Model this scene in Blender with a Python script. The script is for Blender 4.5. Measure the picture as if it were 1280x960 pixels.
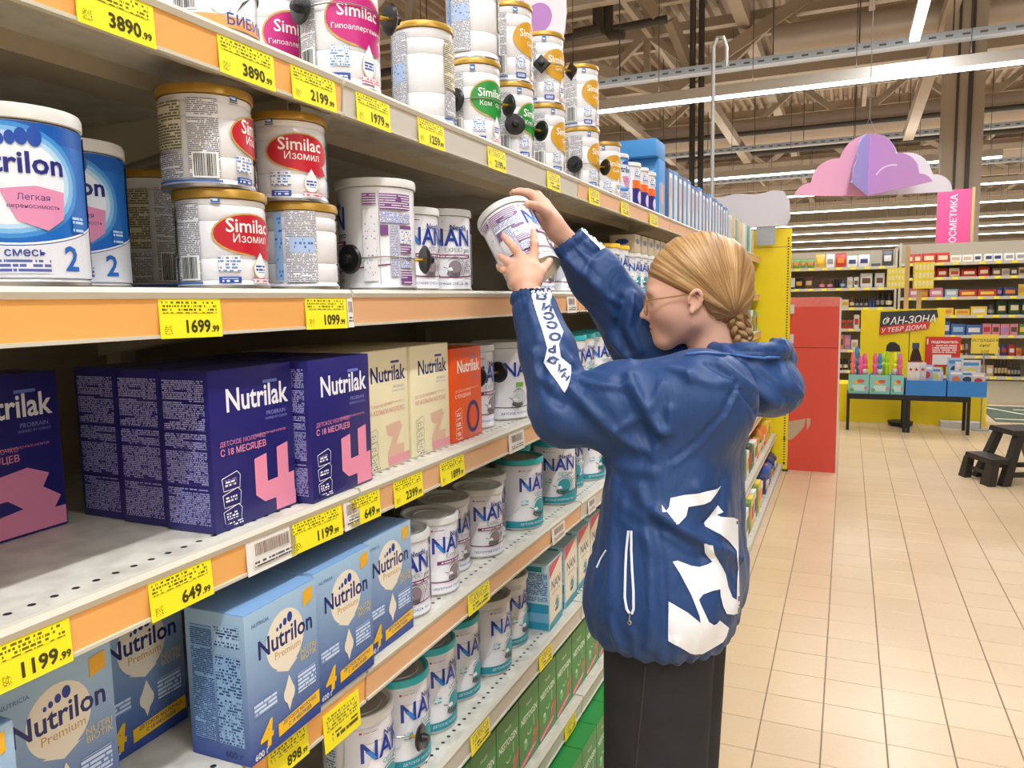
import bpy, bmesh, math, random
import numpy as np
from mathutils import Vector, Matrix
from mathutils.bvhtree import BVHTree
random.seed(7)
PI = math.pi
SC = bpy.context.scene
COL = SC.collection
for o in list(bpy.data.objects): bpy.data.objects.remove(o)

# ------------------------------------------------------------------ camera
CAM_H, FPX = 1.56, 960.0
def cam_axes(yaw, pitch, roll):
    y, p, r = [math.radians(a) for a in (yaw, pitch, roll)]
    fw = np.array([-math.sin(y)*math.cos(p), math.cos(y)*math.cos(p), -math.sin(p)])
    rt = np.array([math.cos(y), math.sin(y), 0.0]); up = np.cross(rt, fw)
    return fw, math.cos(r)*rt-math.sin(r)*up, math.cos(r)*up+math.sin(r)*rt
FW, RT, UP = cam_axes(23.6, 6.2, 1.0)
CP = np.array([0, 0, CAM_H])
cd = bpy.data.cameras.new('camera'); cam = bpy.data.objects.new('camera', cd); COL.objects.link(cam)
cd.sensor_fit = 'HORIZONTAL'; cd.sensor_width = 36; cd.lens = 36*FPX/1280; cd.clip_start = .05; cd.clip_end = 200
cam.matrix_world = Matrix(((RT[0], UP[0], -FW[0], 0), (RT[1], UP[1], -FW[1], 0), (RT[2], UP[2], -FW[2], CAM_H), (0, 0, 0, 1)))
SC.camera = cam
# pixel -> direction; distance always comes from a plane the thing touches or a chosen depth in metres
def proj(P):
    d = np.asarray(P, float)-CP; w = d@FW
    return 640+FPX*(d@RT)/w, 480-FPX*(d@UP)/w, w
def ray(x, y): return FW+RT*(x-640)/FPX-UP*(y-480)/FPX
def onZ(x, y, z): d = ray(x, y); return CP+d*(z-CAM_H)/d[2]
def onX(x, y, X): d = ray(x, y); return CP+d*X/d[0]
def onY(x, y, Y): d = ray(x, y); return CP+d*Y/d[1]
def at(x, y, w): return CP+ray(x, y)*w

# ------------------------------------------------------------------ world, exposure
w = bpy.data.worlds.new('hall_air'); SC.world = w; w.use_nodes = True
bg = w.node_tree.nodes['Background']; bg.inputs[0].default_value = (.93, .95, 1, 1); bg.inputs[1].default_value = .35
vs = SC.view_settings
vs.view_transform = 'Standard'; vs.look = 'None'; vs.exposure = -0.14; vs.gamma = 1.0; vs.use_curve_mapping = False
LED_Z = 4.5
LED_ROWS_Y = [-6.5, -.5, 12.0, 20.0, 24.7, 29.6, 35.2, 40.0, 45.6, 53.0]   # rows across the hall
LED_AISLE_X = .66                                                     # the row above the aisle
def area(name, loc, sx, sy, power, col=(.95, .975, 1.0)):
    l = bpy.data.lights.new(name, 'AREA'); l.shape = 'RECTANGLE'; l.size = sx; l.size_y = sy; l.energy = power; l.color = col
    o = bpy.data.objects.new(name, l); COL.objects.link(o); o.location = loc; return o
area('led_light_aisle', (LED_AISLE_X, 3.2, 4.88), .10, 17.2, 430)
for i, y in enumerate(LED_ROWS_Y):
    area('led_light_row', (1.5, y, LED_Z-.06), 24, .10, 500)
    u = area('roof_fill_row', (1.5, y, LED_Z+.18), 24, .10, 130); u.rotation_euler = (PI, 0, 0)   # added upward fill lamp to brighten the roof, not a fixture of the hall

# ------------------------------------------------------------------ helpers
def lin(h):
    if isinstance(h, str):
        h = h.lstrip('#'); c = [int(h[i:i+2], 16)/255 for i in (0, 2, 4)]
        return tuple(v/12.92 if v <= .04045 else ((v+.055)/1.055)**2.4 for v in c)+(1,)
    return tuple(h)+(1,)
MATS = {}
def mat(name, col, rough=.5, metal=0, var=.04, scale=30, emit=0, bump=0, coat=0, spec=.5):
    """plain procedural surface: colour with a little noise wear"""
    if name in MATS: return MATS[name]
    m = bpy.data.materials.new(name); m.use_nodes = True; nt = m.node_tree; b = nt.nodes['Principled BSDF']
    c = lin(col)
    b.inputs['Roughness'].default_value = rough; b.inputs['Metallic'].default_value = metal
    b.inputs['Specular IOR Level'].default_value = spec
    if coat: b.inputs['Coat Weight'].default_value = coat; b.inputs['Coat Roughness'].default_value = .08
    b.inputs['Base Color'].default_value = c
    if var or bump:
        tc = nt.nodes.new('ShaderNodeTexCoord'); nz = nt.nodes.new('ShaderNodeTexNoise'); nz.inputs['Scale'].default_value = scale; nz.inputs['Detail'].default_value = 3
        nt.links.new(tc.outputs['Object'], nz.inputs['Vector'])
        if var:
            mx = nt.nodes.new('ShaderNodeMix'); mx.data_type = 'RGBA'
            mx.inputs[6].default_value = tuple(v*(1-var) for v in c[:3])+(1,); mx.inputs[7].default_value = tuple(min(1, v*(1+var)) for v in c[:3])+(1,)
            nt.links.new(nz.outputs['Fac'], mx.inputs[0]); nt.links.new(mx.outputs[2], b.inputs['Base Color'])
        if bump:
            bp = nt.nodes.new('ShaderNodeBump'); bp.inputs['Strength'].default_value = bump; bp.inputs['Distance'].default_value = .01
            nt.links.new(nz.outputs['Fac'], bp.inputs['Height']); nt.links.new(bp.outputs[0], b.inputs['Normal'])
    if emit:
        b.inputs['Emission Color'].default_value = c; b.inputs['Emission Strength'].default_value = emit
    MATS[name] = m; return m
def ink(col):
    return mat('print_'+col.strip('#'), col, .38, var=0)
def fine(col, back, pitch=.0026, fill=.55, duty=.62, k=1.1):
    """small print: rows of broken dark strokes on a ground colour (UV in metres)"""
    n = 'fineprint_%s_%s_%g_%g_%g' % (col.strip('#'), back.strip('#'), pitch, fill, k)
    if n in MATS: return MATS[n]
    m = bpy.data.materials.new(n); m.use_nodes = True; nt = m.node_tree; b = nt.nodes['Principled BSDF']; b.inputs['Roughness'].default_value = .4
    N = nt.nodes.new; L = nt.links.new
    uv = N('ShaderNodeUVMap'); sep = N('ShaderNodeSeparateXYZ'); L(uv.outputs[0], sep.inputs[0])
    def M(op, a, bb=None):
        q = N('ShaderNodeMath'); q.operation = op
        for i, v in enumerate((a, bb)):
            if v is None: continue
            if isinstance(v, (int, float)): q.inputs[i].default_value = v
            else: L(v, q.inputs[i])
        return q.outputs[0]
    vv = M('DIVIDE', sep.outputs[1], pitch); row = M('FLOOR', vv); fr = M('FRACT', vv)
    line = M('LESS_THAN', fr, duty)
    cb = N('ShaderNodeCombineXYZ'); L(M('MULTIPLY', sep.outputs[0], k/pitch), cb.inputs[0]); L(M('MULTIPLY', row, 7.31), cb.inputs[1])
    nz = N('ShaderNodeTexNoise'); nz.inputs['Scale'].default_value = 1; nz.inputs['Detail'].default_value = 1; L(cb.outputs[0], nz.inputs['Vector'])
    cb2 = N('ShaderNodeCombineXYZ'); L(M('MULTIPLY', sep.outputs[0], 12), cb2.inputs[0]); L(M('MULTIPLY', row, .37), cb2.inputs[1])
    nz2 = N('ShaderNodeTexNoise'); nz2.inputs['Scale'].default_value = 1; L(cb2.outputs[0], nz2.inputs['Vector'])
    on = M('MULTIPLY', M('MULTIPLY', line, M('LESS_THAN', nz.outputs['Fac'], fill)), M('LESS_THAN', nz2.outputs['Fac'], .62))
    mx = N('ShaderNodeMix'); mx.data_type = 'RGBA'; mx.inputs[6].default_value = lin(back); mx.inputs[7].default_value = lin(col)
    L(on, mx.inputs[0]); L(mx.outputs[2], b.inputs['Base Color'])
    MATS[n] = m; return m
def ramp_print(name, stops, rough=.35):
    """printed vertical colour blend of a carton; UV v in metres"""
    if name in MATS: return MATS[name]
    m = bpy.data.materials.new(name); m.use_nodes = True; nt = m.node_tree; b = nt.nodes['Principled BSDF']; b.inputs['Roughness'].default_value = rough
    uv = nt.nodes.new('ShaderNodeUVMap'); sep = nt.nodes.new('ShaderNodeSeparateXYZ'); mr = nt.nodes.new('ShaderNodeMapRange')
    nt.links.new(uv.outputs[0], sep.inputs[0]); nt.links.new(sep.outputs[1], mr.inputs[0])
    mr.inputs[1].default_value = stops[0][0]; mr.inputs[2].default_value = stops[-1][0]
    r = nt.nodes.new('ShaderNodeValToRGB'); nt.links.new(mr.outputs[0], r.inputs[0]); nt.links.new(r.outputs[0], b.inputs['Base Color'])
    a, z = stops[0][0], stops[-1][0]
    for i, (p, c) in enumerate(stops):
        e = r.color_ramp.elements[i] if i < 2 else r.color_ramp.elements.new(0)
        e.position = (p-a)/(z-a); e.color = lin(c)
    MATS[name] = m; return m

class MB:
    """collects polygons, builds one mesh object"""
    def __init__(s): s.v = []; s.f = []; s.m = []; s.uv = []; s.mats = []; s.sm = []
    def mi(s, m):
        if m not in s.mats: s.mats.append(m)
        return s.mats.index(m)
    def add(s, vs, fs, m, uvs=None, smooth=False):
        o = len(s.v); s.v += [tuple(p) for p in vs]; s.uv += ([tuple(p) for p in uvs] if uvs is not None else [(p[1], p[2]) for p in vs]); k = s.mi(m)
        for f in fs: s.f.append(tuple(i+o for i in f)); s.m.append(k); s.sm.append(smooth)
        return s
    def box(s, a, b, m, bev=0):
        x0, y0, z0 = a; x1, y1, z1 = b
        if bev:
            bm = bmesh.new(); bmesh.ops.create_cube(bm, size=1, matrix=Matrix.Translation(((x0+x1)/2, (y0+y1)/2, (z0+z1)/2)) @ Matrix.Diagonal((x1-x0, y1-y0, z1-z0, 1)))
            bmesh.ops.bevel(bm, geom=bm.edges[:], offset=bev, segments=2, affect='EDGES', profile=.6)
            vs = [v.co[:] for v in bm.verts]; bm.verts.index_update(); fs = [[v.index for v in f.verts] for f in bm.faces]; bm.free()
            return s.add(vs, fs, m, smooth=True)
        vs = [(x0, y0, z0), (x1, y0, z0), (x1, y1, z0), (x0, y1, z0), (x0, y0, z1), (x1, y0, z1), (x1, y1, z1), (x0, y1, z1)]
        return s.add(vs, [(0, 3, 2, 1), (4, 5, 6, 7), (0, 1, 5, 4), (1, 2, 6, 5), (2, 3, 7, 6), (3, 0, 4, 7)], m)
    def lathe(s, prof, m, n=32, c=(0, 0, 0), cap=True):
        vs = []; fs = []
        for r, z in prof:
            for i in range(n): a = 2*PI*i/n; vs.append((c[0]+r*math.cos(a), c[1]+r*math.sin(a), c[2]+z))
        for k in range(len(prof)-1):
            for i in range(n): j = (i+1) % n; fs.append((k*n+i, k*n+j, k*n+n+j, k*n+n+i))
        if cap: fs.append(tuple(range(n-1, -1, -1))); fs.append(tuple((len(prof)-1)*n+i for i in range(n)))
        return s.add(vs, fs, m, smooth=True)
    def tube(s, path, r, m, n=8, cap=True):
        P = [Vector(p) for p in path]; R = r if isinstance(r, (list, tuple)) else [r]*len(P); vs = []; fs = []
        t = (P[1]-P[0]).normalized(); a = t.orthogonal().normalized()
        for i, p in enumerate(P):
            t = (P[min(i+1, len(P)-1)]-P[max(i-1, 0)]).normalized(); a = (a-t*a.dot(t)).normalized(); b = t.cross(a)
            for k in range(n): q = 2*PI*k/n; vs.append(p+(a*math.cos(q)+b*math.sin(q))*R[i])
        for i in range(len(P)-1):
            for k in range(n): j = (k+1) % n; fs.append((i*n+k, i*n+j, i*n+n+j, i*n+n+k))
        if cap: fs.append(tuple(range(n-1, -1, -1))); fs.append(tuple((len(P)-1)*n+k for k in range(n)))
        return s.add(vs, fs, m, smooth=True)
    def bar(s, p, q, w, h, m):
        p, q = Vector(p), Vector(q); t = (q-p).normalized(); up = Vector((0, 0, 1)) if abs(t.z) < .95 else Vector((1, 0, 0))
        a = t.cross(up).normalized()*w/2; b = a.cross(t).normalized()*h/2
        vs = [e+sa*a+sb*b for e in (p, q) for sa, sb in ((-1, -1), (1, -1), (1, 1), (-1, 1))]
        return s.add(vs, [(0, 1, 2, 3), (7, 6, 5, 4), (0, 4, 5, 1), (1, 5, 6, 2), (2, 6, 7, 3), (3, 7, 4, 0)], m)
    def prism(s, pts, m, axis=0, a=0, b=.01):
        """extrude a polygon; axis = normal axis, pts in the other two axes"""
        n = len(pts)
        def P(p, t): return [(t, p[0], p[1]), (p[0], t, p[1]), (p[0], p[1], t)][axis]
        vs = [P(p, a) for p in pts]+[P(p, b) for p in pts]
        fs = [tuple(range(n)), tuple(range(2*n-1, n-1, -1))]+[(i, (i+1) % n, n+(i+1) % n, n+i) for i in range(n)]
        s.add(vs, fs, m); return s
    def mesh(s, name, fix=False):
        me = bpy.data.meshes.new(name); me.from_pydata(s.v, [], s.f)
        for m in s.mats: me.materials.append(m)
        me.polygons.foreach_set('material_index', s.m); me.polygons.foreach_set('use_smooth', s.sm)
        u = me.uv_layers.new(name='UVMap'); idx = np.empty(len(me.loops), 'i'); me.loops.foreach_get('vertex_index', idx)
        u.data.foreach_set('uv', np.array(s.uv, 'f')[idx].ravel())
        if fix:
            bm = bmesh.new(); bm.from_mesh(me); bmesh.ops.recalc_face_normals(bm, faces=bm.faces[:]); bm.to_mesh(me); bm.free()
        if any(s.sm): me.set_sharp_from_angle(angle=math.radians(38))
        me.update(); return me
    def build(s, name, parent=None, loc=None, fix=True):
        return obj(name, s.mesh(name, fix), parent, loc)
def obj(name, me, parent=None, loc=None):
    o = bpy.data.objects.new(name, me); COL.objects.link(o)
    if parent: o.parent = parent
    if loc is not None: o.location = loc
    return o
def tag(o, label=None, cat=None, group=None, kind=None):
    if label: o['label'] = label
    if cat: o['category'] = cat
    if group: o['group'] = group
    if kind: o['kind'] = kind
    return o
def thing(name, label, cat, loc=(0, 0, 0), rz=0, group=None):
    o = bpy.data.objects.new(name, None); COL.objects.link(o); o.empty_display_size = .05
    o.location = loc; o.rotation_euler = (0, 0, rz); return tag(o, label, cat, group)
ORD = ['first', 'second', 'third', 'fourth', 'fifth', 'sixth', 'seventh', 'eighth', 'ninth', 'tenth', 'eleventh', 'twelfth', 'thirteenth', 'fourteenth', 'fifteenth', 'sixteenth', 'seventeenth', 'eighteenth', 'nineteenth', 'twentieth']
class Proto:
    """a product with parts: list of (part name, mesh, [sub parts])"""
    def __init__(s, parts): s.parts = parts
    def put(s, name, label, cat, loc, rz=0, group=None, rot=None):
        t = thing(name, label, cat, loc, rz, group)
        if rot is not None: t.rotation_euler = rot
        for n, me in s.parts: obj(n, me, t)
        return t

# ------------------------------------------------------------------ printed decoration (flat shapes laid on a surface)
_txt = {}
def text2d(body, size, bold=.0, shear=0, align='CENTER', squeeze=1.0):
    k = (body, bold, shear, align)
    if k not in _txt:
        cu = bpy.data.curves.new('lettering', 'FONT'); cu.body = body; cu.size = 1; cu.offset = bold; cu.shear = shear; cu.align_x = align; cu.resolution_u = 2
        o = bpy.data.objects.new('lettering', cu); COL.objects.link(o)
        me = bpy.data.meshes.new_from_object(o.evaluated_get(bpy.context.evaluated_depsgraph_get()))
        _txt[k] = ([v.co[:2] for v in me.vertices], [tuple(p.vertices) for p in me.polygons])
        bpy.data.objects.remove(o); bpy.data.curves.remove(cu); bpy.data.meshes.remove(me)
    vs, fs = _txt[k]
    return [(x*size*squeeze, y*size) for x, y in vs], fs
def ell(cx, cy, a, b, n=28, t0=0, t1=2*PI): return [(cx+a*math.cos(t0+(t1-t0)*i/n), cy+b*math.sin(t0+(t1-t0)*i/n)) for i in range(n)]
def rect(x0, y0, x1, y1): return [(x0, y0), (x1, y0), (x1, y1), (x0, y1)]
class Print:
    """lettering and shapes in (u, v) metres, mapped to a can (radius) or carton faces"""
    def __init__(s): s.items = []; s.h = .0003; s.mb = MB()
    def put(s, vs, fs, m, mp, cut=None):
        s.h += .00004
        if cut:
            bm = bmesh.new(); bv = [bm.verts.new((x, y, 0)) for x, y in vs]
            for f in fs:
                try: bm.faces.new([bv[i] for i in f])
                except ValueError: pass
            lo = min(x for x, y in vs); hi = max(x for x, y in vs); u = math.ceil(lo/cut)*cut
            while u < hi:
                bmesh.ops.bisect_plane(bm, geom=bm.verts[:]+bm.edges[:]+bm.faces[:], plane_co=(u, 0, 0), plane_no=(1, 0, 0)); u += cut
            bm.verts.index_update(); vs = [v.co[:2] for v in bm.verts]; fs = [[v.index for v in f.verts] for f in bm.faces]; bm.free()
        h = s.h
        s.mb.add([mp(x, y, h) for x, y in vs], fs, m, uvs=vs)
        return s
class Face:
    def __init__(s, pr, mp, cut=None): s.pr = pr; s.mp = mp; s.cut = cut
    def poly(s, pts, m):
        m = ink(m) if isinstance(m, str) else m; s.pr.put(pts, [tuple(range(len(pts)))], m, s.mp, s.cut); return s
    def rect(s, x0, y0, x1, y1, m): return s.poly(rect(x0, y0, x1, y1), m)
    def ell(s, cx, cy, a, b, m, n=28): return s.poly(ell(cx, cy, a, b, n), m)
    def ring(s, cx, cy, a, b, w, m, t0=0, t1=2*PI, n=24):
        m = ink(m) if isinstance(m, str) else m; vs = []; fs = []
        for i in range(n+1):
            t = t0+(t1-t0)*i/n; vs += [(cx+a*math.cos(t), cy+b*math.sin(t)), (cx+(a-w)*math.cos(t), cy+(b-w)*math.sin(t))]
            if i: fs.append((2*i-2, 2*i, 2*i+1, 2*i-1))
        s.pr.put(vs, fs, m, s.mp, s.cut); return s
    def line(s, pts, w, m):
        m = ink(m) if isinstance(m, str) else m; vs = []; fs = []
        for i, p in enumerate(pts):
            a = pts[max(i-1, 0)]; b = pts[min(i+1, len(pts)-1)]; dx, dy = b[0]-a[0], b[1]-a[1]; L = math.hypot(dx, dy) or 1
            vs += [(p[0]-dy/L*w/2, p[1]+dx/L*w/2), (p[0]+dy/L*w/2, p[1]-dx/L*w/2)]
            if i: fs.append((2*i-2, 2*i-1, 2*i+1, 2*i))
        s.pr.put(vs, fs, m, s.mp, s.cut); return s
    def text(s, body, cx, cy, size, m, bold=.0, shear=0, align='CENTER', rot=0, squeeze=1.0):
        m = ink(m) if isinstance(m, str) else m; vs, fs = text2d(body, size, bold, shear, align, squeeze)
        if rot: c, q = math.cos(rot), math.sin(rot); vs = [(x*c-y*q, x*q+y*c) for x, y in vs]
        s.pr.put([(x+cx, y+cy) for x, y in vs], fs, m, s.mp, s.cut); return s
    def barcode(s, x0, y0, x1, y1, m='#222222', back='#f4f4f0'):
        s.rect(x0-.002, y0-.002, x1+.002, y1+.002, back); rnd = random.Random(5); x = x0
        while x < x1-.001: w_ = rnd.choice((.0006, .001, .0015)); s.rect(x, y0, min(x+w_, x1), y1, m); x += w_+rnd.choice((.0006, .001))
        return s
def can_face(pr, r): return Face(pr, lambda u, v, h: ((r+h)*math.cos(u/r), (r+h)*math.sin(u/r), v), cut=.0048)
def front_face(pr, d): return Face(pr, lambda u, v, h: (d/2+h, u, v))
def left_face(pr, wd): return Face(pr, lambda u, v, h: (u, -wd/2-h, v))
def top_face(pr, ht): return Face(pr, lambda u, v, h: (-v, u, ht+h))
# ================================================================== the hall
FLOOR_M = mat('tile_glaze', '#f0d3a6', .22, var=.035, scale=3.0, bump=.02)
GROUT = mat('grout', '#8d7a63', .9, var=.1, scale=40)
def tile_mat():
    m = bpy.data.materials.new('floor_tile_glaze'); m.use_nodes = True; nt = m.node_tree; b = nt.nodes['Principled BSDF']
    g = nt.nodes.new('ShaderNodeNewGeometry'); n1 = nt.nodes.new('ShaderNodeTexNoise'); n1.inputs['Scale'].default_value = 1.3; n2 = nt.nodes.new('ShaderNodeTexNoise'); n2.inputs['Scale'].default_value = 55
    oi = nt.nodes.new('ShaderNodeObjectInfo')
    nt.links.new(g.outputs['Position'], n1.inputs['Vector']); nt.links.new(g.outputs['Position'], n2.inputs['Vector'])
    r = nt.nodes.new('ShaderNodeValToRGB'); r.color_ramp.elements[0].position = .3; r.color_ramp.elements[1].position = .7
    r.color_ramp.elements[0].color = lin('#dcc09a'); r.color_ramp.elements[1].color = lin('#e3c9a6')
    nt.links.new(n1.outputs['Fac'], r.inputs[0])
    mx = nt.nodes.new('ShaderNodeMix'); mx.data_type = 'RGBA'; mx.blend_type = 'MULTIPLY'; mx.inputs[0].default_value = .10
    nt.links.new(r.outputs[0], mx.inputs[6]); nt.links.new(n2.outputs['Color'], mx.inputs[7])
    hs = nt.nodes.new('ShaderNodeHueSaturation'); mr = nt.nodes.new('ShaderNodeMapRange'); mr.inputs[3].default_value = .965; mr.inputs[4].default_value = 1.03
    nt.links.new(oi.outputs['Random'], mr.inputs[0]); nt.links.new(mr.outputs[0], hs.inputs['Value']); nt.links.new(mx.outputs[2], hs.inputs['Color'])
    nt.links.new(hs.outputs[0], b.inputs['Base Color']); b.inputs['Roughness'].default_value = .24; b.inputs['Specular IOR Level'].default_value = .45
    return m
TILE_M = tile_mat()
PITCH, TX0, TY0 = .2092, -.0437, 3.247
fl = MB().box((-22, -9, -.2), (30, 62, -.003), GROUT).build('floor'); tag(fl, kind='structure')
def tile_mesh(g=.0042):
    a = PITCH/2-g/2; t = .0015
    vs = [(-a, -a, -.004), (a, -a, -.004), (a, a, -.004), (-a, a, -.004), (-a, -a, -t), (a, -a, -t), (a, a, -t), (-a, a, -t), (-a+t, -a+t, 0), (a-t, -a+t, 0), (a-t, a-t, 0), (-a+t, a-t, 0)]
    fs = [(8, 9, 10, 11)]+[(b+i, b+(i+1) % 4, b+4+(i+1) % 4, b+4+i) for b in (0, 4) for i in range(4)]
    return vs, fs
tv, tf = tile_mesh()
tme = MB().add(tv, tf, TILE_M).mesh('floor_tile')
cells = []
for i in range(-90, 140):
    for j in range(-40, 150):
        x = TX0+(i+.5)*PITCH; y = TY0+(j+.5)*PITCH
        if -.9 < x < 12 and -2 < y < 24:
            px, py, wd = proj((x, y, 0))
            seen = wd > .3 and -20 < px < 1300 and 520 < py < 985 and px > 860+(0 if py < 780 else 30)
            cells.append((-(1/wd**2) if seen else 1, x, y))
cells.sort()
for k, (s_, x, y) in enumerate(cells[:300]):
    obj('floor_tile', tme, fl, (x, y, 0))
V = []; F = []
for s_, x, y in cells[300:]:
    o_ = len(V); V += [(p[0]+x, p[1]+y, p[2]) for p in tv]; F += [tuple(i+o_ for i in f) for f in tf]
tr = MB().add(V, F, TILE_M).build('floor_tile_field', fl, fix=False); tag(tr, kind='stuff')
# plain floor beyond the tile field, same glaze
ff = MB()
for a, b in (((-22, -9), (-.97, 62)), ((12.08, -9), (30, 62)), ((-.97, 24.0), (12.08, 62)), ((-.97, -9), (12.08, -2.1))):
    ff.box((a[0], a[1], -.003), (b[0], b[1], -.0005), TILE_M)
ff.build('floor_field', fl)

WALL = mat('hall_wall', '#b5a994', .8, var=.05, scale=2)
for n, a, b in (('wall_far', (-22, 60, 0), (30, 60.3, 9)), ('wall_left', (-22.3, -9, 0), (-22, 60, 9)), ('wall_right', (30, -9, 0), (30.3, 60, 9)), ('wall_back', (-22, -9.3, 0), (30, -9, 9))):
    tag(MB().box(a, b, WALL).build(n), kind='structure')
STEEL = mat('tan_painted_steel', '#bfb09c', .6, var=.08, scale=4)
DECK = mat('roof_deck_steel', '#b3a28e', .55, var=.1, scale=1.5)
DARKP = mat('dark_pipe', '#4b4742', .5, var=.1)
GALV = mat('galvanised_steel', '#a9adb0', .4, .6, var=.08)
# trapezoidal roof deck
V = []; F = []; x = -22; k = 0; PR = [(0, 0), (.09, 0), (.13, .14), (.24, .14)]
while x < 30:
    for dx, dz in PR: V += [(x+dx, -9, 8.1+dz), (x+dx, 60, 8.1+dz)]
    x += .28
F = [(i, i+1, i+3, i+2) for i in range(0, len(V)-3, 2)]
cl = MB().add(V, F, DECK)
cl.box((-22, -9, 8.3), (30, 60, 8.4), DECK); tag(cl.build('ceiling', fix=False), kind='structure')
def ordn(i): return ORD[i]
# purlins just below the deck
for i, y in enumerate(np.arange(17.2, 58, 3.0)):
    b = MB(); b.box((-20, y-.09, 8.06), (28, y+.09, 8.1), STEEL); b.box((-20, y-.02, 7.86), (28, y+.02, 8.06), STEEL); b.box((-20, y-.09, 7.82), (28, y+.09, 7.86), STEEL)
    tag(b.build('roof_beam'), 'tan steel roof beam under the metal deck, %s counted from the camera' % ordn(i), 'roof beam', 'roof beams under the deck')
# trusses across the hall
for i, y in enumerate((12.8, 18.6, 25.0, 31.5, 38.0, 46.0)):
    t = thing('roof_truss', 'tan steel roof truss with zigzag braces, %s one into the hall' % ordn(i), 'roof truss', (0, y, 6.4), 0, 'roof trusses')
    MB().box((-20, -.12, 1.25), (28, .12, 1.45), STEEL).build('top_chord', t)
    MB().box((-20, -.11, 0), (28, .11, .2), STEEL).build('bottom_chord', t)
    st = 3.0; x = -18
    d1 = MB().bar((0, 0, .1), (st/2, 0, 1.35), .16, .16, STEEL).mesh('brace'); d2 = MB().bar((st/2, 0, 1.35), (st, 0, .1), .16, .16, STEEL).mesh('brace'); d3 = MB().bar((0, 0, .2), (0, 0, 1.3), .14, .14, STEEL).mesh('post')
    while x < 24:
        obj('brace', d1, t, (x, 0, 0)); obj('brace', d2, t, (x, 0, 0)); obj('post', d3, t, (x+st/2, 0, 0)) if i < 2 else None; x += st
# girders and long braces running into the hall
for i, (x, z, y0, y1) in enumerate(((-6.5, 6.9, 9, 58), (-2.2, 7.3, 16, 58), (2.6, 7.2, 15, 58), (7.5, 6.9, 12, 58))):
    tag(MB().box((x-.13, y0, z), (x+.13, y1, z+.3), STEEL).build('roof_girder'), 'long tan girder running into the hall, %s from the left' % ordn(i), 'girder', 'girders running into the hall')
for i, (x, z) in enumerate(((-9.5, 7.55), (-4.4, 7.6), (.3, 7.55), (5.0, 7.6), (10.5, 7.55))):
    tag(MB().box((x-.06, 13, z), (x+.06, 58, z+.16), STEEL).build('roof_tie'), 'slim tan tie beam running into the hall, %s from the left' % ordn(i), 'tie beam', 'slim tie beams under the roof')
def brace(p, q, w_, label):
    tag(MB().bar(p, q, w_, w_, STEEL).build('roof_brace'), label, 'brace', 'diagonal roof braces')
brace(at(832, 116, 16.5), at(1020, -12, 16.5), .26, 'broad slanting tan brace rising right above the white LED line')
brace(at(835, 118, 16.4), at(735, 84, 16.4), .24, 'slanting tan brace falling right toward the brace junction')
brace(at(838, 25, 16.2), at(868, 100, 16.8), .2, 'short steep tan brace left of the dark vertical pipes')
brace(at(868, 100, 17.5), at(935, 200, 20), .2, 'steep tan brace falling behind the white LED line')
brace(at(742, 118, 17), at(842, 203, 25), .18, 'thin tan brace dropping toward the shelf top on the left')
brace(at(1195, -10, 13.0), at(1135, 170, 18), .22, 'tan brace leaning against the column')
brace(at(800, -8, 14.5), at(822, 22, 14.5), .22, 'stub of tan brace at the top edge of the photo')
# ducts
SILV = mat('duct_sheet', '#c8bcb0', .45, .3, var=.1, scale=2)
for i, (y, z, r, x0, x1) in enumerate(((16.6, 6.55, .3, -1.5, 28), (23.6, 6.2, .42, -20, 28), (33.5, 6.7, .4, -20, 28))):
    d = MB().tube([(x0, y, z), (x1, y, z)], r, SILV, 20)
    t = d.build('air_duct'); tag(t, 'round metal air duct crossing the hall, %s from the camera' % ordn(i), 'air duct', 'round air ducts')
# column
c = onY(1201, 200, 16.0)
cb = thing('column', 'broad tan steel column standing behind the pink banner', 'column', (c[0], 16.0, 0))
MB().box((-.32, -.05, 0), (.32, .3, 8.0), STEEL).build('shaft', cb)
MB().box((-.12, -.075, 0), (-.08, -.05, 8.0), DARKP).build('cable_strip', cb); MB().box((.06, -.09, 0), (.13, -.05, 8), DARKP).build('conduit', cb)
# drain pipes near the roof at the left
def pipe(path, r, m, name, label, cat='pipe', g=None):
    return tag(MB().tube(path, r, m, 10).build(name), label, cat, g)
for i, (px, w_, y1) in enumerate(((747, 13.0, 34), (760, 13.2, 42))):
    p = at(px, -30, w_); q = at(px+1, y1-6, w_)
    pipe([p, (p[0], p[1], q[2]), (p[0]+.05, p[1], q[2]-.08), (p[0]+.28-.7*(i == 0), p[1], q[2]-.1)], .09, DARKP, 'drain_pipe', ('dark drain pipe with elbow, left of the pair', 'dark drain pipe with elbow, right of the pair')[i], 'pipe', 'drain pipes under the roof')
for i, px in enumerate((866, 877)):
    p = at(px, 60, 15.6); pipe([(p[0], p[1], 3.4), (p[0], p[1], 8)], .06, DARKP, 'riser_pipe', 'dark vertical pipe under the roof, %s of the two' % ('left', 'right')[i], 'pipe', 'dark riser pipes')
p0 = onY(690, 60, 15); pipe([(p0[0]-6, 15, 6.55), (p0[0]+2.3, 15, 6.75)], .08, DARKP, 'water_pipe', 'dark level pipe under the roof above the stacked cans')
pw = [(-20, 23.0, 6.1), (28, 23.0, 6.1)]; pipe(pw, .07, DARKP, 'sprinkler_pipe', 'dark level pipe crossing the hall behind the pink cloud')
pw = [(-20, 28.0, 6.4), (28, 28.0, 6.4)]; pipe(pw, .08, DARKP, 'sprinkler_pipe', 'farther dark level pipe crossing the hall just above the cloud')
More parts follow.
